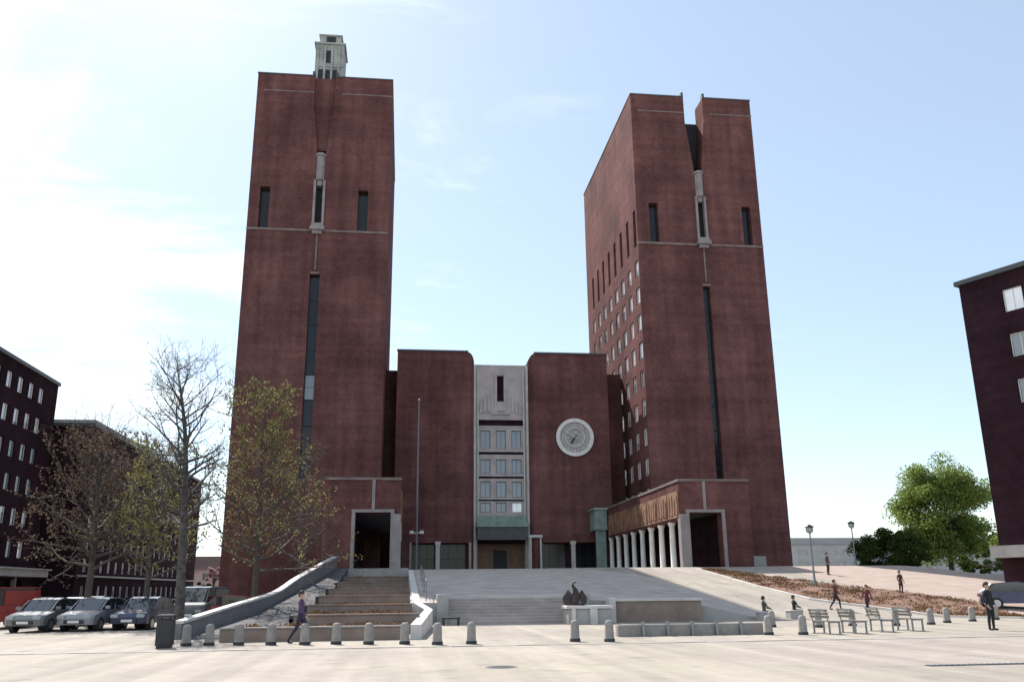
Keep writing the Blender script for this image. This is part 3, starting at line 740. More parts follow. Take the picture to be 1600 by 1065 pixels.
# far low building to the right, and pale house at the end of the left street
D = building('waterfront_building', (110, 225, 4), 'long low pale grey building in the far distance right of the towers')
m = MB(); hs = [(3+5*k, 5.6+5*k, 2.2, 4.2) for k in range(13)]+[(3+5*k, 5.6+5*k, 5.4, 7.0) for k in range(13)]
GB = simple('far_pale_render', (0.42, 0.42, 0.43), .8, .1, .2)
wall(m, (92, 220, 3.6), (1, 0, 0), 70, 8.4, hs, .3, (0, 1, 0)); m.box(92.01, 162, 221, 240, 3.6, 11.98)
build(m, 'wall', [GB], D)
m = MB(); m.prism([(91.5, 12.0), (162.5, 12.0), (158, 13.6), (97, 13.6)], 'y', 219.6, 240.4); build(m, 'roof', [simple('far_slate', (.30, .31, .33), .7, .1, .3)], D)
for h_ in hs: put_window(D, (92+(h_[0]+h_[1])/2, 220.2, 3.6+h_[2]+.01), 0, 2.58, h_[3]-h_[2]-.02, 2, 1, GLASS, WHITE, single=False)
D2 = building('harbour_warehouse', (180, 300, 4), 'distant grey warehouse with a flat roof behind the round bush')
m = MB(); m.box(150, 260, 300, 330, 3.6, 13); build(m, 'wall', [GB], D2); m = MB(); m.box(149, 261, 299, 331, 13.003, 13.7); build(m, 'roof', [ROOFM], D2)
E2 = building('corner_house', (-46, 205, 0), 'small pale pink rendered house at the far end of the left street')
m = MB(); hs = [(2+3.2*k, 3.3+3.2*k, 1.2+3*r_, 2.8+3*r_) for k in range(6) for r_ in range(2)]
wall(m, (-52, 205, 0), (1, 0, 0), 21, 6.6, hs, .25, (0, 1, 0)); m.box(-51.99, -31.01, 205.9, 220, 0, 6.59)
build(m, 'wall', [simple('pink_render', (.55, .42, .41), .85, .08, .5)], E2)
m = MB(); m.prism([(204.3, 6.6), (220.7, 6.6), (212.5, 9.6)], 'x', -52.5, -30.5); build(m, 'roof', [BRICKD], E2)
for h_ in hs: put_window(E2, (-52+(h_[0]+h_[1])/2, 205.15, h_[2]+.01), 0, 1.28, h_[3]-h_[2]-.02, 2, 1, GLASS, WHITE, single=False)

# ================================================================== steps, walls, kerbs
ST = empty('stone_stair', (5.6, 46, 0), label='wide flight of grey granite steps up to the shaded courtyard', cat='steps')
ns = 9; zt = CH(5, 50)
for k in range(ns):
    m = MB(); m.box(2.31, 8.89, 46+4*k/ns, 50.02 if k == ns-1 else 46+4*(k+1)/ns+.05, zt*k/ns-.02*(k > 0), zt*(k+1)/ns, 0, .015)
    build(m, 'step', [STONEP if k == ns-1 else COURT], ST)
for s_, x in ((0, 2.0), (1, 9.2)):
    m = MB(); m.box(x-.28, x+.28, 45.8, 50.4, -.05, 1.45, 0, .03); build(m, 'cheek_wall', [STONE], ST)
# handrail left of the stair
HR = empty('handrail', (1.2, 47, 0), label='grey metal handrail with four posts left of the courtyard steps', cat='railing')
pts = [(1.2, 47.0), (1.2, 52.0), (1.2, 57.0), (1.2, 62.0)]
for x, yy in pts:
    m = MB(); z0 = CH(x, yy); m.tube([(x, yy, z0-.02), (x, yy, z0+1.0)], .03, 8); build(m, 'post', [GREYM], HR)
m = MB(); m.tube([(x, yy, CH(x, yy)+1.0) for x, yy in pts], .028, 8); m.tube([(x, yy, CH(x, yy)+.55) for x, yy in pts], .018, 8); build(m, 'rail', [GREYM], HR)
# terraced planting bed
PBd = empty('terraced_planter', (-2, 33, 0), label='terraced bed of brown heather between stone edges left of the steps', cat='planter')
ty = [32.6, 37, 42, 47.5, 53.5, 60, 66, 72.0]; tz = [.42, .72, 1.02, 1.38, 1.75, 2.15, 2.6]
for k in range(7):
    ya, yb = ty[k], ty[k+1]; z = tz[k]
    xr = .25+.0*k if k == 0 else (.7 if k == 1 else .38)
    xl = -6.2 if k == 0 else (-4.25)
    m = MB(); m.box(xl, xr, ya, ya+.32, -.1 if k == 0 else tz[k-1]-.1, z, 0, .02)
    build(m, 'stone_edge', [BROWNST], PBd)
    m = MB(); m.box(xl-.02, xr+.02, ya-.03, ya+.34, z+.003, z+.06, 0, .01); build(m, 'edge_cap', [BROWNST if k else CONC], PBd)
    m = MB(); nxx, nyy = 14, 5; rg = random.Random(k); vs = []
    for j in range(nyy+1):
        for i in range(nxx+1):
            vs.append((xl+.15+(xr-xl-.3)*i/nxx, ya+.32+(yb-ya-.34)*j/nyy, z-.09+(.07*rg.random() if 0 < i < nxx and 0 < j < nyy else 0)))
    m.add(vs, [(j*(nxx+1)+i, j*(nxx+1)+i+1, (j+1)*(nxx+1)+i+1, (j+1)*(nxx+1)+i) for j in range(nyy) for i in range(nxx)], 0, True)
    build(m, 'soil', [SOIL], PBd)
m = MB()   # right-hand edge wall, splayed at the front
for (xa, ya, za), (xb, yb, zb) in zip([(.3, 32.6, .5), (1.05, 43.5, .78), (.5, 45.0, 1.1), (.4, 72, 3.2)], [(1.05, 43.5, .78), (.5, 45.0, 1.1), (.4, 72, 3.2)]):
    q = [(xa, ya), (xa+.38, ya), (xb+.38, yb), (xb, yb)]
    vs = [(q[0][0], q[0][1], -.1), (q[1][0], q[1][1], -.1), (q[2][0], q[2][1], -.1), (q[3][0], q[3][1], -.1), (q[0][0], q[0][1], za), (q[1][0], q[1][1], za), (q[2][0], q[2][1], zb), (q[3][0], q[3][1], zb)]
    m.add(vs, [(0, 3, 2, 1), (4, 5, 6, 7), (0, 1, 5, 4), (1, 2, 6, 5), (2, 3, 7, 6), (3, 0, 4, 7)])
build(m, 'side_wall', [STONEP], PBd)
m = MB(); m.box(-4.42, -4.27, 37, 72, -.1, .6); 
for k in range(1, 7): m.box(-4.42, -4.26, ty[k], ty[k+1], .5, tz[k]+.02)
build(m, 'dark_edge', [BLACKM], PBd)
# heather in the bed (stuff)
def tufts(name, spots, mat, hgt, n, r, seed, parent=None, leaf=.06):
    m = MB(); rg = random.Random(seed)
    for (x, y, z) in spots:
        for k in range(n):
            a = rg.uniform(0, 2*pi); d = r*sqrt(rg.random()); p = Vector((x+d*cos(a), y+d*sin(a), z+hgt*rg.random()*(1-.5*d/r)))
            u = Vector((rg.gauss(0, 1), rg.gauss(0, 1), rg.gauss(0, 1))).normalized()*leaf; v = u.cross(Vector((rg.gauss(0, 1), rg.gauss(0, 1), rg.gauss(0, 1)))).normalized()*leaf*.6
            m.add([p-u, p+v, p+u, p-v], [(0, 1, 2, 3)])
    o = link(name, m.mesh(name, mat), parent)
    o['kind'] = 'stuff'; return o
sp = []; rg = random.Random(5)
for k in range(7):
    for _ in range(34): sp.append((rg.uniform(-5.8 if k == 0 else -4.0, .1), rg.uniform(ty[k]+.6, ty[k+1]-.3), tz[k]-.08))
tufts('heather', sp, HEATH, .22, 26, .38, 2, PBd)

# curved parapet left of the walk: stone wall with coping stones
CW = empty('curved_parapet', (-8, 36, 0), label='curved low stone parapet with bright coping rising along the walk', cat='wall')
cp = [(-8.2, 35.2, .55), (-8.0, 37.5, .70), (-7.55, 42, 1.02), (-7.2, 45.5, 1.25), (-6.95, 52, 1.62), (-6.55, 57, 2.35), (-6.1, 62, 3.0), (-5.6, 68, 3.75), (-5.3, 72, 4.2)]
def interp(t):
    t = t*(len(cp)-1); i = min(int(t), len(cp)-2); f = t-i
    p0, p1, p2, p3 = [Vector(cp[max(0, min(len(cp)-1, i+k))]) for k in (-1, 0, 1, 2)]
    return .5*((2*p1)+(p2-p0)*f+(2*p0-5*p1+4*p2-p3)*f*f+(3*p1-p0-3*p2+p3)*f**3)
NW = 64; pts = [interp(i/NW) for i in range(NW+1)]; m = MB(); vs = []
for i, p in enumerate(pts):
    d = (pts[min(i+1, NW)]-pts[max(i-1, 0)]); d.z = 0; d.normalize(); s_ = Vector((-d.y, d.x, 0))
    for w, z in ((.13, -.1), (.13, p.z), (-.13, p.z), (-.13, -.1)): q = p+s_*w; vs.append((q.x, q.y, z))
m.add(vs, [(i*4+k, i*4+(k+1) % 4, (i+1)*4+(k+1) % 4, (i+1)*4+k) for i in range(NW) for k in range(4)]+[(0, 1, 2, 3), (NW*4+3, NW*4+2, NW*4+1, NW*4)])
build(m, 'wall', [WALLST], CW)
for i in range(0, NW, 2):
    m = MB(); vs = []
    a, b = i+.04, i+1.96
    for t in (a, b):
        p = interp(t/NW); d = interp(min(1, (t+.5)/NW))-interp(max(0, (t-.5)/NW)); d.z = 0; d.normalize(); s_ = Vector((-d.y, d.x, 0))
        for w, z in ((.19, p.z+.004), (.19, p.z+.10), (-.19, p.z+.10), (-.19, p.z+.004)): q = p+s_*w; vs.append((q.x, q.y, z))
    m.add(vs, [(0, 1, 5, 4), (1, 2, 6, 5), (2, 3, 7, 6), (3, 0, 4, 7), (3, 2, 1, 0), (4, 5, 6, 7)])
    build(m, 'coping_stone', [STONEP], CW)
# planter wall blocks right of the stairs
W1 = empty('planter_wall', (12.7, 45, 0), label='long low brown stone wall with pale capping right of the steps', cat='wall')
m = MB(); m.box(10.65, 15.1, 45.1, 46.2, -.05, 1.02); build(m, 'wall', [BROWNST], W1)
for k in range(4):
    m = MB(); m.box(10.55+k*1.16, 10.55+(k+1)*1.16-.02, 45.0, 46.3, 1.023, 1.13, 0, .015); build(m, 'capping_stone', [STONEP], W1)
m = MB(); m.box(10.33, 10.6, 44.85, 46.3, -.05, 1.2, 0, .03); build(m, 'end_post', [STONEP], W1)
W2 = empty('stone_pedestal', (8.9, 44, 0), label='low grey stone pedestal block carrying the dark sculpture', cat='pedestal')
m = MB(); m.box(7.95, 10.05, 43.6, 45.0, -.05, .72, 0, .04); build(m, 'block', [STONE], W2)
m = MB(); m.box(7.85, 10.15, 43.5, 45.1, .723, .86, 0, .03); build(m, 'cap', [STONEP], W2)
m = MB(); m.box(9.0, 9.35, 43.42, 43.597, 0, .72); m.box(8.1, 8.3, 43.5, 43.597, 0, .72); build(m, 'rib', [STONEP], W2)
W3 = empty('low_barrier', (10, 32, 0), label='low grey stone kerb wall behind the right-hand bollards', cat='wall')
for k in range(6):
    m = MB(); m.box(7.6+k*.9, 7.6+(k+1)*.9-.03, 32.0, 32.35, -.03, .40, 0, .02); build(m, 'stone_block', [CONC], W3)
for k in range(5):
    m = MB(); m.box(8.45+k*.9, 8.55+k*.9, 31.85, 31.99, 0, .5); build(m, 'post', [GREYM], W3)

# kerb stones where the roadway begins
KB = empty('kerb', (4, 28.0, 0), label='line of pale granite kerb stones along the roadway edge', cat='kerb')
kme = None
for k in range(44):
    if kme is None:
        m = MB(); m.box(-.49, .49, 0, .26, -.05, .018, 0, .006); kme = m.mesh('kerb_stone', [simple('worn_kerb_granite', (.33, .30, .27), .8, .2, 1.3, bump=.1, speckle=.15)])
    o = bpy.data.objects.new('kerb_stone', kme); COL.objects.link(o); o.parent = KB; o.location = (-22+k*1.0, .02*sin(k*1.7), random.uniform(-.006, .006))

# brown bed on the right slope, following it diagonally
BLX = [(42, 30.5), (49, 27.2), (53, 24.9), (60, 24.2), (72, 24.1)]; BRX = [(42, 32.0), (52, 34.5), (57, 32.5), (60, 30.3), (68, 27.2), (72, 25.2)]
def pl(T_, y):
    for (a, b), (c, d) in zip(T_, T_[1:]):
        if y <= c: return b+(d-b)*(y-a)/(c-a)
    return T_[-1][1]
m = MB(); vs = []
for i in range(31):
    Y = 42+i; xa, xb = pl(BLX, Y), pl(BRX, Y)
    for k in range(9): X = xa+(xb-xa)*k/8; vs.append((X, Y, TOP(X, Y)+.035))
m.add(vs, [(i*9+k, i*9+k+1, i*9+k+10, i*9+k+9) for i in range(30) for k in range(8)], 0, True)
tag(link('planting_bed', m.mesh('planting_bed', SOIL)), None, kind='structure')
sp = []; rg = random.Random(8)
for _ in range(380):
    Y = rg.uniform(42.3, 71.5); X = rg.uniform(pl(BLX, Y)+.3, pl(BRX, Y)-.3); sp.append((X, Y, TOP(X, Y)+.02))
tag(tufts('heather', sp, HEATH, .2, 24, .5, 9, leaf=.06), 'low reddish brown heather covering the sloping bed right of the arcade', 'heather')
KB2 = empty('bed_edging', (25, 52, 0), label='low pale stone edging along the front of the brown slope bed', cat='kerb')
for k in range(24):
    y0_, y1_ = 42+30*k/24, 42+30*(k+1)/24-.05; m = MB()
    xa, xb = pl(BLX, y0_), pl(BLX, y1_)
    q = [(xa-.22, y0_), (xa, y0_), (xb, y1_), (xb-.22, y1_)]
    m.add([(a, b, TOP(a, b)-.1) for a, b in q]+[(a, b, TOP(a, b)+.1) for a, b in q], [(0, 3, 2, 1), (4, 5, 6, 7), (0, 1, 5, 4), (1, 2, 6, 5), (2, 3, 7, 6), (3, 0, 4, 7)])
    build(m, 'edging_stone', [STONEP], KB2)

# ================================================================== bollards
def bollard_proto():
    r = empty('bollard', (0, 0, 0), label='x', cat='bollard', group='granite bollards along the roadway')
    m = MB(); m.lathe([(.155, .1), (.15, .12), (.135, .55), (.12, .62), (.07, .66), (.001, .67)], 0, 0, 18); build(m, 'post', [CONC], r, False)
    m = MB(); m.lathe([(.175, -.02), (.175, .08), (.16, .1)], 0, 0, 18); build(m, 'base', [BLACKM], r, False)
    return r
bp = bollard_proto()
ordn = ['first', 'second', 'third', 'fourth', 'fifth', 'sixth', 'seventh', 'eighth', 'ninth', 'tenth', 'eleventh']
BL = [(-6.9, 30.9), (-6.2, 31.0), (-5.25, 30.9), (-4.2, 30.7), (-3.1, 30.4), (-2.1, 30.4), (-1.05, 30.1), (.1, 29.8)]
LB = []
for i, (x, yy) in enumerate(BL): LB.append((x, yy, ordn[i]+' granite bollard from the left in the row before the planter'))
LB += [(1.12, 29.2, 'granite bollard just right of the planter corner, left of the steps'), (2.2, 29.3, 'granite bollard standing alone before the left half of the steps'),
       (5.6, 29.6, 'granite bollard below the dark sculpture'), (6.65, 29.2, 'granite bollard left of the low stone barrier'),
       (13.0, 31.6, 'granite bollard at the right end of the low stone barrier'), (14.15, 31.3, 'granite bollard between the barrier and the first bench'),
       (22.8, 37.5, 'granite bollard right of the benches, leftmost of the three there'), (24.5, 39.0, 'granite bollard right of the benches, middle of the three there'),
       (26.4, 40.0, 'granite bollard right of the benches, nearest the standing person in black'),
       (17.2, 36.5, 'granite bollard in the back row behind the second bench'), (19.2, 37.5, 'granite bollard in the back row behind the third bench'),
       (20.9, 37.0, 'granite bollard in the back row just right of the last bench'), (28.6, 41.5, 'granite bollard at the far right, beyond the person in black'),
       (15.6, 37.5, 'granite bollard in the back row behind the first bench')]
for i, (x, yy, lab) in enumerate(LB):
    if i == 0: bp.location = (x, yy, 0); bp['label'] = lab
    else: copy_tree(bp, (x, yy, 0), random.uniform(0, 6), lab)

# ================================================================== benches
BENCHM = simple('weathered_bench_steel', (.20, .185, .17), .6, .1, 5)
def bench_proto():
    r = empty('bench', (0, 0, 0), label='x', cat='bench', group='metal benches on the right of the square')
    for k in range(4): m = MB(); m.box(-.55, .55, -.22+k*.115, -.13+k*.115, .42, .45); build(m, 'seat_slat', [BENCHM], r, False)
    for k in range(3):
        m = MB(); z = .55+k*.11; yb = .27+.03*k; m.box(-.55, .55, yb, yb+.025, z, z+.085); build(m, 'back_slat', [BENCHM], r, False)
    for x in (-.45, .45):
        m = MB(); m.box(x-.025, x+.025, -.22, -.17, -.01, .42); m.box(x-.025, x+.025, .2, .25, -.01, .42); m.box(x-.025, x+.025, -.22, .25, .385, .415)
        m.tube([(x, .24, .4), (x, .30, .62), (x, .36, .86)], .022, 6); m.box(x-.06, x+.06, -.26, .3, -.02, .02)
        build(m, 'leg', [GREYM], r, False)
    return r
be = bench_proto()
BE = [(15.2, 31.6, 1.75, 'grey slatted bench nearest the barrier, leftmost of four'), (16.3, 31.7, 1.6, 'grey slatted bench, second of four from the barrier'),
      (17.8, 32.5, 1.5, 'grey slatted bench, third of four from the barrier'), (19.1, 32.8, 1.65, 'grey slatted bench nearest the black-clad person, rightmost of four')]
for i, (x, yy, a, lab) in enumerate(BE):
    if i == 0: be.location = (x, yy, 0); be.rotation_euler = (0, 0, a); be['label'] = lab
    else: copy_tree(be, (x, yy, 0), a, lab)
bb = empty('stone_bench', (2.35, 44.6, 0), label='small low black bench at the foot of the courtyard steps', cat='bench')
m = MB(); m.box(-.45, .45, -.2, .2, .3, .38, 0, .01); build(m, 'seat', [BLACKM], bb, False)
for x in (-.36, .36): m = MB(); m.box(x-.05, x+.05, -.18, .18, 0, .3); build(m, 'leg', [BLACKM], bb, False)
# litter bin
lb_ = empty('litter_bin', (-7.35, 30.0, 0), label='black square litter bin left of the row of bollards', cat='bin')
m = MB(); m.box(-.23, .23, -.23, .23, .08, .86, 0, .02); build(m, 'bin_body', [BLACKM], lb_, False)
m = MB(); m.box(-.25, .25, -.25, .25, .93, 1.0, 0, .03); 
for x in (-.2, .2):
    for q in (-.2, .2): m.box(x-.02, x+.02, q-.02, q+.02, .86, .93)
build(m, 'lid', [BLACKM], lb_, False)
m = MB(); m.box(-.2, .2, -.2, .2, -.01, .08); build(m, 'foot', [BLACKM], lb_, False)

# ================================================================== flagpole and lamps
fp = empty('flagpole', (1.25, 90, 3.38), label='tall thin white flagpole before the left wing, no flag', cat='flagpole')
m = MB(); m.lathe([(.22, 0), (.22, .2), (.11, .3), (.10, 6), (.075, 12), (.05, 17.2)], 0, 0, 10); build(m, 'pole', [simple('pole_paint', (.17, .16, .17), .5, .05, 3)], fp, False)
m = MB(); m.lathe([(.02, 17.2), (.09, 17.25), (.12, 17.35), (.09, 17.45), (.01, 17.5)], 0, 0, 10); build(m, 'finial', [CHROME], fp, False)
m = MB(); m.box(-.6, .6, -.08, .08, 3.75, 3.83); 
for x in (-.5, .5): m.box(x-.2, x+.2, -.3, -.08, 3.7, 4.0)
build(m, 'floodlight', [WHITE], fp, False)
def lamp(loc, h, label):
    r = empty('street_lamp', loc, label=label, cat='street lamp')
    m = MB(); m.lathe([(.16, -.1), (.16, .3), (.09, .4), (.06, 1.2), (.05, h-.55)], 0, 0, 10); build(m, 'pole', [GREYM], r, False)
    m = MB(); prof_ = [(.06, h-.55)]+[(max(.02, .27*sin(pi*t/8)), h-.27-.27*cos(pi*t/8)) for t in range(1, 8)]; m.lathe(prof_, 0, 0, 14); build(m, 'lamp_globe', [LAMPG], r, False)
    m = MB(); m.lathe([(.32, h-.12), (.30, h-.05), (.1, h+.06), (.02, h+.1)], 0, 0, 14); build(m, 'lamp_cap', [BLACKM], r, False)
    return r

# ================================================================== trees
def rv(rg): return Vector((rg.gauss(0, 1), rg.gauss(0, 1), rg.gauss(0, 1))).normalized()
def tree(name, label, loc, height, r0, spread, leaf, bark, seed, crown_from=.3, nb=26, depth=3, leaves=3, lsize=.09, lean=(0, 0), cat='tree', twigs=True, group=None, upb=.25, leafprob=1.0, shape=None, leafz=(0, 1)):
    rg = random.Random(seed)
    root = empty(name, loc, label=label, cat=cat, group=group)
    T = MB(); Lf = MB()
    n = 12; pts = []; rad = []
    for i in range(n+1):
        t = i/n; pts.append(Vector((lean[0]*t*t+.12*sin(t*7+seed)*(t), lean[1]*t*t+.1*cos(t*6+seed)*t, height*.96*t-.15*(t == 0)))); rad.append(r0*(1-t)**.75*(1.25 if i == 0 else 1)+.012)
    T.tube(pts, rad, 9)
    def leafat(p, k, sz):
        hfrac = p.z/height
        if not (leafz[0] <= hfrac <= leafz[1]): return
        for _ in range(k):
            if rg.random() > leafprob: continue
            q = p+rv(rg)*rg.random()*sz*2.5; u = rv(rg)*sz*rg.uniform(.6, 1.2); v = u.cross(rv(rg)).normalized()*sz*.55
            Lf.add([q-u, q+v, q+u, q-v], [(0, 1, 2, 3)])
    def branch(p, d, l, r, lev):
        k = 4; P_ = [p]; R_ = [r]; dd = d.copy()
        for i in range(1, k+1):
            dd = (dd+rv(rg)*.22+Vector((0, 0, upb*.35))).normalized(); P_.append(P_[-1]+dd*l/k); R_.append(max(.006, r*(1-.75*i/k)))
        T.tube(P_, R_, 5 if lev < 2 else 3)
        if lev >= depth:
            for i in (2, 3, 4): leafat(P_[i], leaves, lsize)
            return
        nc = 5 if lev < depth-1 else 5
        for c in range(nc):
            t = .25+.75*(c+rg.random()*.6)/nc; i = min(k-1, int(t*k)); q = P_[i].lerp(P_[i+1], t*k-i) if i < k else P_[k]
            nd = (dd*.55+rv(rg)*.75+Vector((0, 0, .12))).normalized()
            branch(q, nd, l*rg.uniform(.42, .6), R_[i]*.6, lev+1)
        if lev > 0: leafat(P_[-1], leaves, lsize)
    for b in range(nb):
        t = crown_from+(1-crown_from)*((b+rg.random())/nb)*.97
        i = min(n-1, int(t*n)); q = pts[i].lerp(pts[i+1], t*n-i)
        tt = (t-crown_from)/(1-crown_from)
        sh = (shape(tt) if shape else (sin(pi*min(1, .15+.85*tt))**.6*.9+.12))
        a = b*2.399+rg.uniform(-.4, .4)
        d = Vector((cos(a), sin(a), .25+.8*tt)).normalized()
        branch(q, d, spread*sh*rg.uniform(.75, 1.1), rad[i]*.55, 1)
    build(T, 'trunk', [bark], root, False)
    if Lf.v: build(Lf, 'crown', [leaf], root, False)
    return root
def clump_tree(name, label, loc, height, rx, ry, zc, rz, leaf, seed, ncl=60, lpc=260, lsize=.2, cat='tree', trunk_r=.3, clr=.28):
    """dense leafy crown: leaf faces gathered in clumps spread unevenly through the crown volume"""
    rg = random.Random(seed); root = empty(name, loc, label=label, cat=cat)
    T = MB(); T.tube([(0, 0, -.2), (.1, .05, zc*.5), (.0, .1, zc)], [trunk_r*1.2, trunk_r*.85, trunk_r*.55], 9)
    Lf = MB()
    for c in range(ncl):
        d = rv(rg); rr_ = rg.uniform(.35, 1.0)**.6*rg.uniform(.8, 1.08)
        p = Vector((d.x*rx*rr_, d.y*ry*rr_, zc+d.z*rz*rr_))
        if p.z < .3: p.z = .3+rg.random()*.6
        T.tube([Vector((0, 0, zc*rg.uniform(.35, .9))), p*.55+Vector((0, 0, zc*.35)), p], [trunk_r*.3, trunk_r*.15, .02], 4)
        cr = clr*min(rx, rz)*rg.uniform(.6, 1.25)
        for _ in range(int(lpc*rg.uniform(.6, 1.2))):
            e = rv(rg)*cr*(rg.random()**.45); e.z *= .75; q = p+e
            if q.z < .05: continue
            u = rv(rg)*lsize*rg.uniform(.6, 1.3); v = u.cross(rv(rg)).normalized()*lsize*.6
            Lf.add([q-u, q+v, q+u, q-v], [(0, 1, 2, 3)])
    build(T, 'trunk', [BARK], root, False); build(Lf, 'crown', [leaf], root, False)
    return root
tree('birch_tree', 'tall slender nearly bare tree with fine pale twigs against the sky', (-9.3, 40, 0), 12.0, .21, 2.5, LEAFP, BIRCH, 3, crown_from=.36, nb=38, depth=3, leaves=1, lsize=.045, lean=(-1.0, 0), shape=lambda t: .6+.4*sin(pi*t), leafprob=.8)
tree('budding_tree', 'budding olive-leaved tree in front of the left tower', (-8.2, 52, 0), 13.6, .17, 4.3, LEAFO, BARK, 12, crown_from=.2, nb=40, depth=3, leaves=3, lsize=.085, leafprob=.75, shape=lambda t: (.9+.15*sin(t*9))*(1.05-.55*t))
tree('budding_tree', 'smaller brown budding tree between the left tower foot and the dark doorway', (-6.9, 63, 1.2), 10.6, .16, 3.2, LEAFR, BARK, 25, crown_from=.2, nb=26, depth=3, leaves=2, lsize=.075, leafprob=.6, shape=lambda t: (.8+.25*sin(t*8+1))*(1.1-.4*t))
tree('budding_tree', 'spreading tree with reddish brown buds before the left office blocks', (-17.0, 52, 0), 10.6, .2, 4.3, LEAFR, BARK, 31, crown_from=.28, nb=36, depth=3, leaves=3, lsize=.085, leafprob=.85, shape=lambda t: 1-.4*t)
tree('budding_tree', 'low olive budding tree beside the tall bare tree trunk', (-12.9, 48, 0), 9.3, .14, 2.8, LEAFO, BARK, 44, crown_from=.25, nb=26, depth=3, leaves=3, lsize=.08, leafprob=.75, shape=lambda t: 1-.4*t)
clump_tree('broadleaf_tree', 'large bright green leafy tree beside the right-hand office block', (72.0, 112, 2.75), 14, 6.8, 5.5, 7.9, 7.2, LEAFG, 5, ncl=135, lpc=430, lsize=.16)
clump_tree('broadleaf_tree', 'green tree half hidden by the dark corner block, right of the large one', (73.5, 100, 2.75), 9, 4.2, 4, 4.4, 3.6, LEAFG, 15, ncl=50, lpc=240, lsize=.2)
clump_tree('round_bush', 'big round dark green bush left of the bright green tree', (55.6, 97, 2.7), 5.5, 4.7, 3.8, 2.3, 2.9, LEAFD, 6, ncl=90, lpc=260, lsize=.14, cat='bush', trunk_r=.15)
clump_tree('dark_shrub', 'low dark shrub mass between the bright green tree and the corner block', (67, 97, 2.7), 3, 4.2, 3, 1.3, 1.6, LEAFD, 19, ncl=40, lpc=160, lsize=.14, cat='shrub', trunk_r=.1)
clump_tree('street_shrub', 'grey green shrub at the far end of the left street', (-34.6, 165, 0), 4, 2.0, 2, 1.8, 1.6, LEAFD, 9, ncl=24, lpc=100, lsize=.2, cat='shrub', trunk_r=.1)
clump_tree('blossom_tree', 'small pink blossoming tree at the end of the left street', (-33.2, 166, 0), 6, 1.5, 1.5, 4.6, 1.5, BLOSS, 10, ncl=24, lpc=110, lsize=.2, cat='tree', trunk_r=.1)
lamp((28.3, 60, TOP(28.3, 60)), 4.1, 'globe street lamp standing in front of the far low building')
lamp((39.3, 75, TOP(39.3, 75)), 3.75, 'more distant globe street lamp left of the round bush')

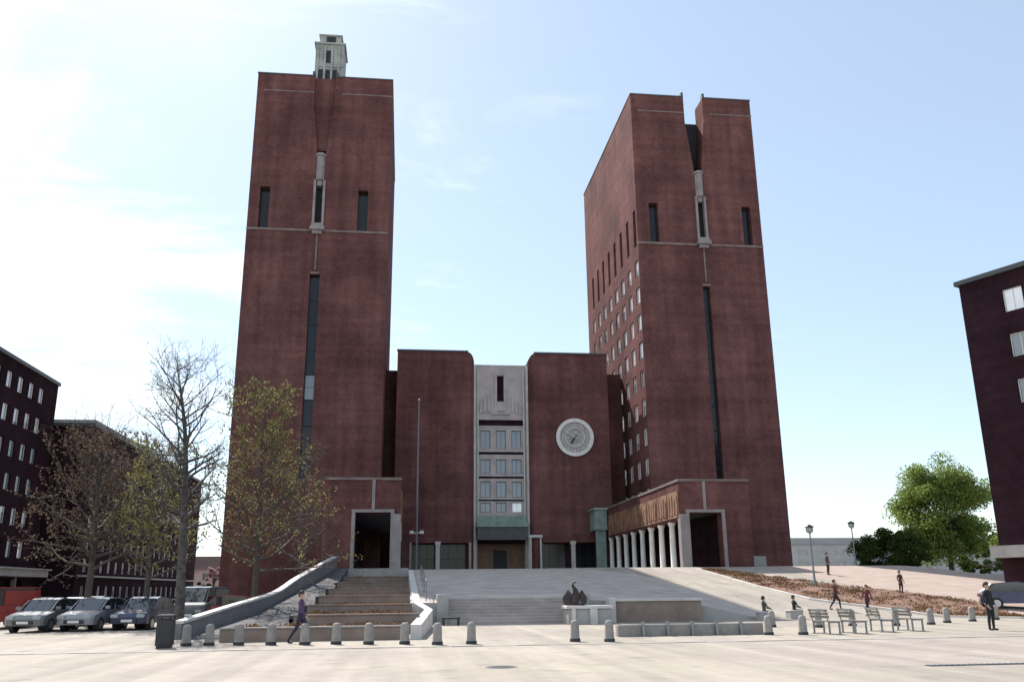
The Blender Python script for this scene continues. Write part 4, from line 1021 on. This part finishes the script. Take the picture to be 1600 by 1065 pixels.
# ================================================================== cars
def car(label, loc, rz, col, kindv='hatch', name='parked_car', cat='car'):
    r = empty(name, loc, rz, label=label, cat=cat)
    Lc_, Wc = (4.2, 1.72) if kindv != 'van' else (4.9, 1.9)
    hw = Wc/2
    if kindv == 'van': low = [(-2.45, .35), (-2.42, 1.0), (-1.75, 1.15), (2.42, 1.15), (2.45, .35)]; cab = [(-1.85, 1.13), (-1.15, 1.98), (2.3, 2.02), (2.42, 1.13)]
    else: low = [(-2.1, .32), (-2.12, .62), (-1.95, .78), (-1.0, .95), (1.95, .98), (2.1, .75), (2.1, .32)]; cab = [(-1.15, .93), (-.45, 1.43), (.3, 1.49), (1.35, 1.42), (1.95, .96)]
    P_ = paint('car_paint_'+label[:14].replace(' ', '_'), col)
    def loft(prof_, insets, mi=0):
        m = MB(); n_ = len(prof_); secs = []
        for (yy, ins) in insets:
            cxm = sum(p[0] for p in prof_)/n_; czm = min(p[1] for p in prof_)
            secs.append([(cxm+(p[0]-cxm)*(1-ins*.5), yy, czm+(p[1]-czm)*(1-ins*.35)) for p in prof_])
        vs = [v for s2 in secs for v in s2]
        fs = [tuple(range(n_)), tuple(range(len(vs)-1, len(vs)-n_-1, -1))]
        for a in range(len(secs)-1):
            for i in range(n_): j = (i+1) % n_; fs.append((a*n_+i, (a+1)*n_+i, (a+1)*n_+j, a*n_+j))
        m.add(vs, fs, mi); return m
    b = loft(low, [(-hw, .12), (-hw+.1, .02), (-hw+.3, 0), (hw-.3, 0), (hw-.1, .02), (hw, .12)])
    build(b, 'body', [P_], r, False)
    c = loft(cab, [(-hw+.14, .14), (-hw+.3, .03), (hw-.3, .03), (hw-.14, .14)]); build(c, 'windows', [CARGL], r, False)
    m = MB(); tz_ = cab[1][1]; x0, x1 = cab[1][0]+.05, cab[-2][0]-.02
    m.prism([(x0, tz_-.02), (x0+.5, cab[2][1]+.02 if kindv != 'van' else tz_+.04), (x1, cab[-2][1]+.01), (x1, tz_-.06), (x0, tz_-.06)], 'y', -hw+.2, hw-.2)
    for q in (-1, 1):
        for (xa, xb) in ((cab[0][0]-.02, cab[1][0]), (.3, .3), (cab[-1][0]+.01, cab[-2][0])):
            m.tube([(xa, q*(hw-.12), cab[0][1]), (xb, q*(hw-.19), tz_-.03)], .035, 5)
    build(m, 'roof', [P_], r, False)
    if kindv == 'van':
        m = MB()
        for q in (-1, 1): m.box(-.1, 2.3, min(q*(hw-.155), q*(hw-.1)), max(q*(hw-.155), q*(hw-.1)), 1.15, 1.85)
        build(m, 'side_panel', [P_], r, False)
    for xa in (-1.3, 1.28):
        for q in (-1, 1):
            m = MB(); yy0, yy1 = (q*(hw-.2), q*(hw+.01)); R_ = .32
            m.prism([(xa+R_*cos(2*pi*i/20), .32+R_*sin(2*pi*i/20)) for i in range(20)], 'y', min(yy0, yy1), max(yy0, yy1)); w_ = build(m, 'wheel', [RUBBER], r, False)
            m = MB(); ya_ = q*(hw+.012); m.prism([(xa+.2*cos(2*pi*i/12), .32+.2*sin(2*pi*i/12)) for i in range(12)], 'y', min(ya_, ya_+q*.012), max(ya_, ya_+q*.012)); build(m, 'rim', [CHROME], w_, False)
    fx = low[1][0]
    for q in (-.6, .6):
        m = MB(); m.box(fx-.03, fx+.12, q-.17, q+.17, .6, .74, 0, .02); build(m, 'headlight', [LAMPG], r, False)
        m = MB(); m.box(2.06 if kindv != 'van' else 2.41, 2.13 if kindv != 'van' else 2.48, q-.12, q+.12, .68, .86); build(m, 'tail_light', [simple('tail_red', (.3, .02, .02), .3, .05, 3)] if 'tail_red' not in MAT else [MAT['tail_red']], r, False)
        m = MB(); s_ = 1 if q > 0 else -1; xm = cab[0][0]+.25; m.box(xm, xm+.1, min(s_*(hw-.05), s_*(hw+.16)), max(s_*(hw-.05), s_*(hw+.16)), 1.0, 1.13, 0, .02); build(m, 'wing_mirror', [P_], r, False)
    m = MB(); m.box(fx-.025, fx+.1, -.45, .45, .36, .54); build(m, 'grille', [BLACKM], r, False)
    m = MB(); m.box(fx-.045, fx-.026, -.26, .26, .40, .51); build(m, 'number_plate', [WHITE], r, False)
    for q in (-1, 1):
        for xd in (-.75, .25, 1.15):
            m = MB(); m.box(xd-.008, xd+.008, min(q*(hw-.004), q*(hw+.003)), max(q*(hw-.004), q*(hw+.003)), .42, .9); build(m, 'door_seam', [BLACKM], r, False)
        for xd in (.05, 1.0):
            m = MB(); m.box(xd-.09, xd+.09, min(q*(hw-.005), q*(hw+.03)), max(q*(hw-.005), q*(hw+.03)), .8, .83); build(m, 'door_handle', [BLACKM], r, False)
    return r
car('silver hatchback parked nose out, leftmost before the dark blocks', (-16.6, 45.5, -.02), radians(84), (.13, .135, .15))
car('pale grey hatchback parked between the silver car and the dark blue one', (-14.5, 45.9, -.02), radians(82), (.24, .24, .26))
car('dark grey hatchback half hidden behind the pale grey hatchback', (-17.6, 52.5, -.02), radians(80), (.05, .055, .07))
car('dark blue hatchback parked nose out left of the tree trunk', (-12.4, 46.4, -.02), radians(84), (.015, .02, .07))
car('dark grey van parked behind the black litter bin', (-11.9, 56.5, -.02), radians(84), (.10, .11, .12), 'van', 'delivery_van', 'van')
car('red delivery van at the far left edge under the shop canopy', (-20.6, 49, 0), radians(70), (.32, .02, .02), 'van', 'delivery_van', 'van')
car('black car parked beside the red van at the left edge', (-19.9, 53.5, -.02), radians(70), (.015, .016, .02))
car('dark red car seen over the curved parapet below the left tower', (-10.6, 56, 0), radians(8), (.22, .012, .03))
car('dark grey car parked between the vans and the office block', (-19.2, 60, 0), radians(75), (.06, .065, .08))
car('dark blue car under the canopy at the right edge', (35.2, 48.6, TOP(35, 48.6)-.02), radians(150), (.03, .04, .10))

# ================================================================== people
def person(label, loc, rz, pose, top, legs, hair=(.03, .02, .015), h=1.72, prop=None):
    r = empty('person', loc, rz, label=label, cat='person')
    s = h/1.75
    V = []; E_ = []; R_ = []; Z_ = []
    def v(p, rad, zone, link_=None):
        V.append(Vector(p)*s); R_.append(rad*s); Z_.append(zone)
        if link_ is not None: E_.append((link_, len(V)-1))
        return len(V)-1
    sit = pose == 'sit'; dz = -.47 if sit else 0
    hip = v((0, 0, .93+dz), .135, 1); 
    w = v((0, -.01, 1.08+dz), .125, 0, hip); ch = v((0, -.01, 1.28+dz), .155, 0, w); nb_ = v((0, 0, 1.45+dz), .075, 0, ch)
    nk = v((0, -.01, 1.53+dz), .052, 3, nb_); hd = v((0, -.025, 1.64+dz), .088, 3, nk); tp = v((0, -.01, 1.70+dz), .082, 3, hd)
    v((0, -.115, 1.625+dz), .014, 3, hd)
    for q in (-1, 1): v((q*.088, 0, 1.64+dz), .016, 3, hd)
    for q in (-1, 1):
        sh = v((q*.17, 0, 1.42+dz), .062, 0, ch)
        if pose == 'walk': el = (q*.23, q*.10, 1.15); wr = (q*.22, q*.16-.12, .92)
        elif sit: el = (q*.24, -.08, .72); wr = (q*.16, -.32, .62)
        else: el = (q*.24, .03, 1.15); wr = (q*.22, -.10, .93)
        e_ = v(el, .045, 0, sh); wv = v(wr, .03, 0, e_)
        d = (Vector(wr)-Vector(el)).normalized(); sd = Vector((0, 1, 0)).cross(d).normalized() if not sit else Vector((1, 0, 0))
        pl = v(Vector(wr)+d*.07, .032, 3, wv)
        for f, (o_, l_) in enumerate(((-.030, .075), (-.010, .085), (.010, .08), (.030, .062))):
            k = v(Vector(wr)+d*.105+sd*o_, .010, 3, pl); v(Vector(wr)+d*(.105+l_)+sd*o_*1.1+Vector((0, -.015, 0)), .008, 3, k)
        k = v(Vector(wr)+d*.06-sd*q*.045, .012, 3, pl); v(Vector(wr)+d*.10-sd*q*.062, .009, 3, k)
        hj = v((q*.095, 0, .88+dz), .105, 1, hip)
        if pose == 'walk': kn = (q*.10, -.16*q-.06, .50); an = (q*.10, -.30*q+.06, .10 if q > 0 else .13); toe = (q*.11, -.30*q-.10, .045)
        elif sit: kn = (q*.12, -.44, .47); an = (q*.12, -.42, .09); toe = (q*.13, -.58, .045)
        else: kn = (q*.11, -.02, .50); an = (q*.12, .02, .09); toe = (q*.14, -.15, .045)
        kk = v(kn, .068, 1, hj); md = v(Vector(kn).lerp(Vector(an), .35)+Vector((0, .02, 0)), .062, 1, kk); aa = v(an, .045, 1, md)
        he = v((an[0], an[1]+.03, .05), .045, 2, aa); v(toe, .038, 2, he)
    me = bpy.data.meshes.new('body_cage'); me.from_pydata([tuple(p) for p in V], E_, [])
    o = bpy.data.objects.new('body_cage', me); COL.objects.link(o)
    md_ = o.modifiers.new('skin', 'SKIN'); md_.use_smooth_shade = True
    for i, sv_ in enumerate(me.skin_vertices[0].data): sv_.radius = (R_[i], R_[i]*(.72 if Z_[i] == 0 and abs(V[i].x) < .01 else 1)); sv_.use_root = (i == 0)
    ss = o.modifiers.new('sub', 'SUBSURF'); ss.levels = 1; ss.render_levels = 1
    dg = bpy.context.evaluated_depsgraph_get(); dg.update()
    nm = bpy.data.meshes.new_from_object(o.evaluated_get(dg)); nm.name = 'body'
    bpy.data.objects.remove(o)
    cT = simple('cloth_top', top, .9, .12, 8); cL = simple('cloth_legs', legs, .9, .12, 8)
    nm.materials.clear()
    for q in (cT, cL, BLACKM, SKIN): nm.materials.append(q)
    for p in nm.polygons:
        c = p.center; best = 9; z_ = 0
        for (a, b) in E_:
            A_, B_2 = V[a], V[b]; ab = B_2-A_; t = max(0, min(1, (c-A_).dot(ab)/max(1e-9, ab.length_squared))); dd = (A_+ab*t-c).length-R_[b]*.5
            if dd < best: best = dd; z_ = Z_[b]
        p.material_index = z_; p.use_smooth = True
    link('body', nm, r, False)
    hc = V[tp]; m = MB(); rings = []
    for i in range(6):
        t = i/5; rad_ = .102*s*cos(t*pi/2)**.6+.002; rings.append((rad_, hc.z-.05*s+.135*s*sin(t*pi/2)))
    m.lathe(rings, hc.x, hc.y+.018*s, 12)
    m.box(hc.x-.075*s, hc.x+.075*s, hc.y+.03*s, hc.y+.105*s, hc.z-.13*s, hc.z+.02*s, 0, .02)
    build(m, 'hair', [simple('hair', hair, .7, .15, 20)], r, False)
    return r
person('person in black clothes standing on the right before the corner block', (21.8, 31.9, 0), radians(20), 'stand', (.015, .015, .02), (.02, .02, .025), h=1.72)
person('person in a purple jacket walking before the left planter', (-3.35, 31.2, 0), radians(75), 'walk', (.10, .05, .12), (.03, .03, .05), h=1.66)
person('person in dark red jacket walking at the edge of the brown slope', (24.3, 49.1, TOP(24.3, 49.1)), radians(60), 'walk', (.12, .03, .035), (.03, .02, .03), h=1.62)
person('person in maroon top walking right of the one in dark red', (24.9, 46.7, TOP(24.9, 46.7)), radians(-70), 'walk', (.10, .02, .03), (.025, .02, .025), h=1.6)
person('person in brown coat standing far up the slope below the round bush', (32.0, 55.5, TOP(32.0, 55.5)), radians(10), 'stand', (.10, .045, .03), (.05, .03, .025), h=1.45)
person('person in brown jacket standing near the tall lamp post', (32.8, 67.0, TOP(32.8, 67)), radians(40), 'stand', (.12, .07, .05), (.05, .04, .04), h=1.7)

def seat_block(loc, label):
    r = empty('stone_bench', loc, label=label, cat='bench'); m = MB(); m.box(-.35, .35, -.3, .3, -.1, .38, 0, .02); build(m, 'block', [STONE], r, False)
    m = MB(); m.box(-.38, .38, -.33, .33, .383, .44, 0, .01); build(m, 'top_slab', [STONEP], r, False)
for i, (x, yy, lt, lab2) in enumerate(((18.6, 45.6, 'person in grey sitting on the left stone seat on the pale slope', 'left stone seat on the pale slope under a seated person'),
                             (20.5, 46.2, 'person in black sitting on the right stone seat on the pale slope', 'right stone seat on the pale slope under a seated person'))):
    z0 = TOP(x, yy); seat_block((x, yy, z0), lab2)
    person(lt, (x, yy-.02, z0), radians(95), 'sit', (.08, .08, .085) if i == 0 else (.02, .02, .025), (.05, .05, .055) if i == 0 else (.015, .015, .02), h=1.6)

# dark bronze sculpture on the pedestal: two rearing swan-like birds, wings raised
SC = empty('bronze_sculpture', (8.35, 44.3, .86), label='dark bronze sculpture of a rising bird on the grey pedestal', cat='sculpture')
BRZ = simple('dark_bronze', (.05, .035, .035), .5, .3, 6, metal=.4)
m = MB()
m.tube([(0, 0, 0), (.05, 0, .2), (.15, 0, .45), (.1, 0, .75), (-.02, 0, .95), (.04, 0, 1.1), (.16, 0, 1.1)], [.22, .24, .22, .11, .06, .06, .025], 10)
build(m, 'bird_body', [BRZ], SC, False)
for q in (-1, 1):
    m = MB(); 
    P4 = [(.1+q*.08, 0, .45), (.1+q*.35, .1, .75), (.1+q*.62, .15, .35), (.1+q*.55, .1, .05), (.1+q*.3, .02, .12)]
    m.add([Vector(p)+Vector((0, -.05, 0)) for p in P4]+[Vector(p)+Vector((0, .05, 0)) for p in P4], [(0, 1, 2, 3, 4), (9, 8, 7, 6, 5)]+[(i, 5+i, 5+(i+1) % 5, (i+1) % 5) for i in range(5)])
    build(m, 'wing', [BRZ], SC, False)
m = MB(); m.box(-.35, .5, -.25, .25, -.003, .1, 0, .03); build(m, 'rock_base', [BRZ], SC, False)
# drain grate near the right edge of the roadway
DG = empty('drain_grate', (12.3, 18.6, 0), label='dark iron drain channel in the paving near the bottom right', cat='drain')
m = MB(); m.box(-1.2, 1.8, -.12, .12, -.02, .012); build(m, 'channel', [BLACKM], DG, False)
for k in range(22): m = MB() if k == 0 else m; m.box(-1.15+k*.135, -1.09+k*.135, -.1, .1, .0125, .02)
build(m, 'grate_bars', [GREYM], DG, False)

def manhole(loc, label):
    r = empty('manhole_cover', loc, label=label, cat='manhole cover')
    m = MB(); m.lathe([(.36, -.02), (.36, .008), (.30, .008)], 0, 0, 24, 0, False); build(m, 'rim', [GREYM], r, False)
    m = MB(); m.lathe([(.29, -.02), (.29, .010)], 0, 0, 24, 0, False)
    build(m, 'lid', [BLACKM], r, False)
manhole((2.2, 20.5, 0), 'round iron manhole cover in the paving near the bottom centre')
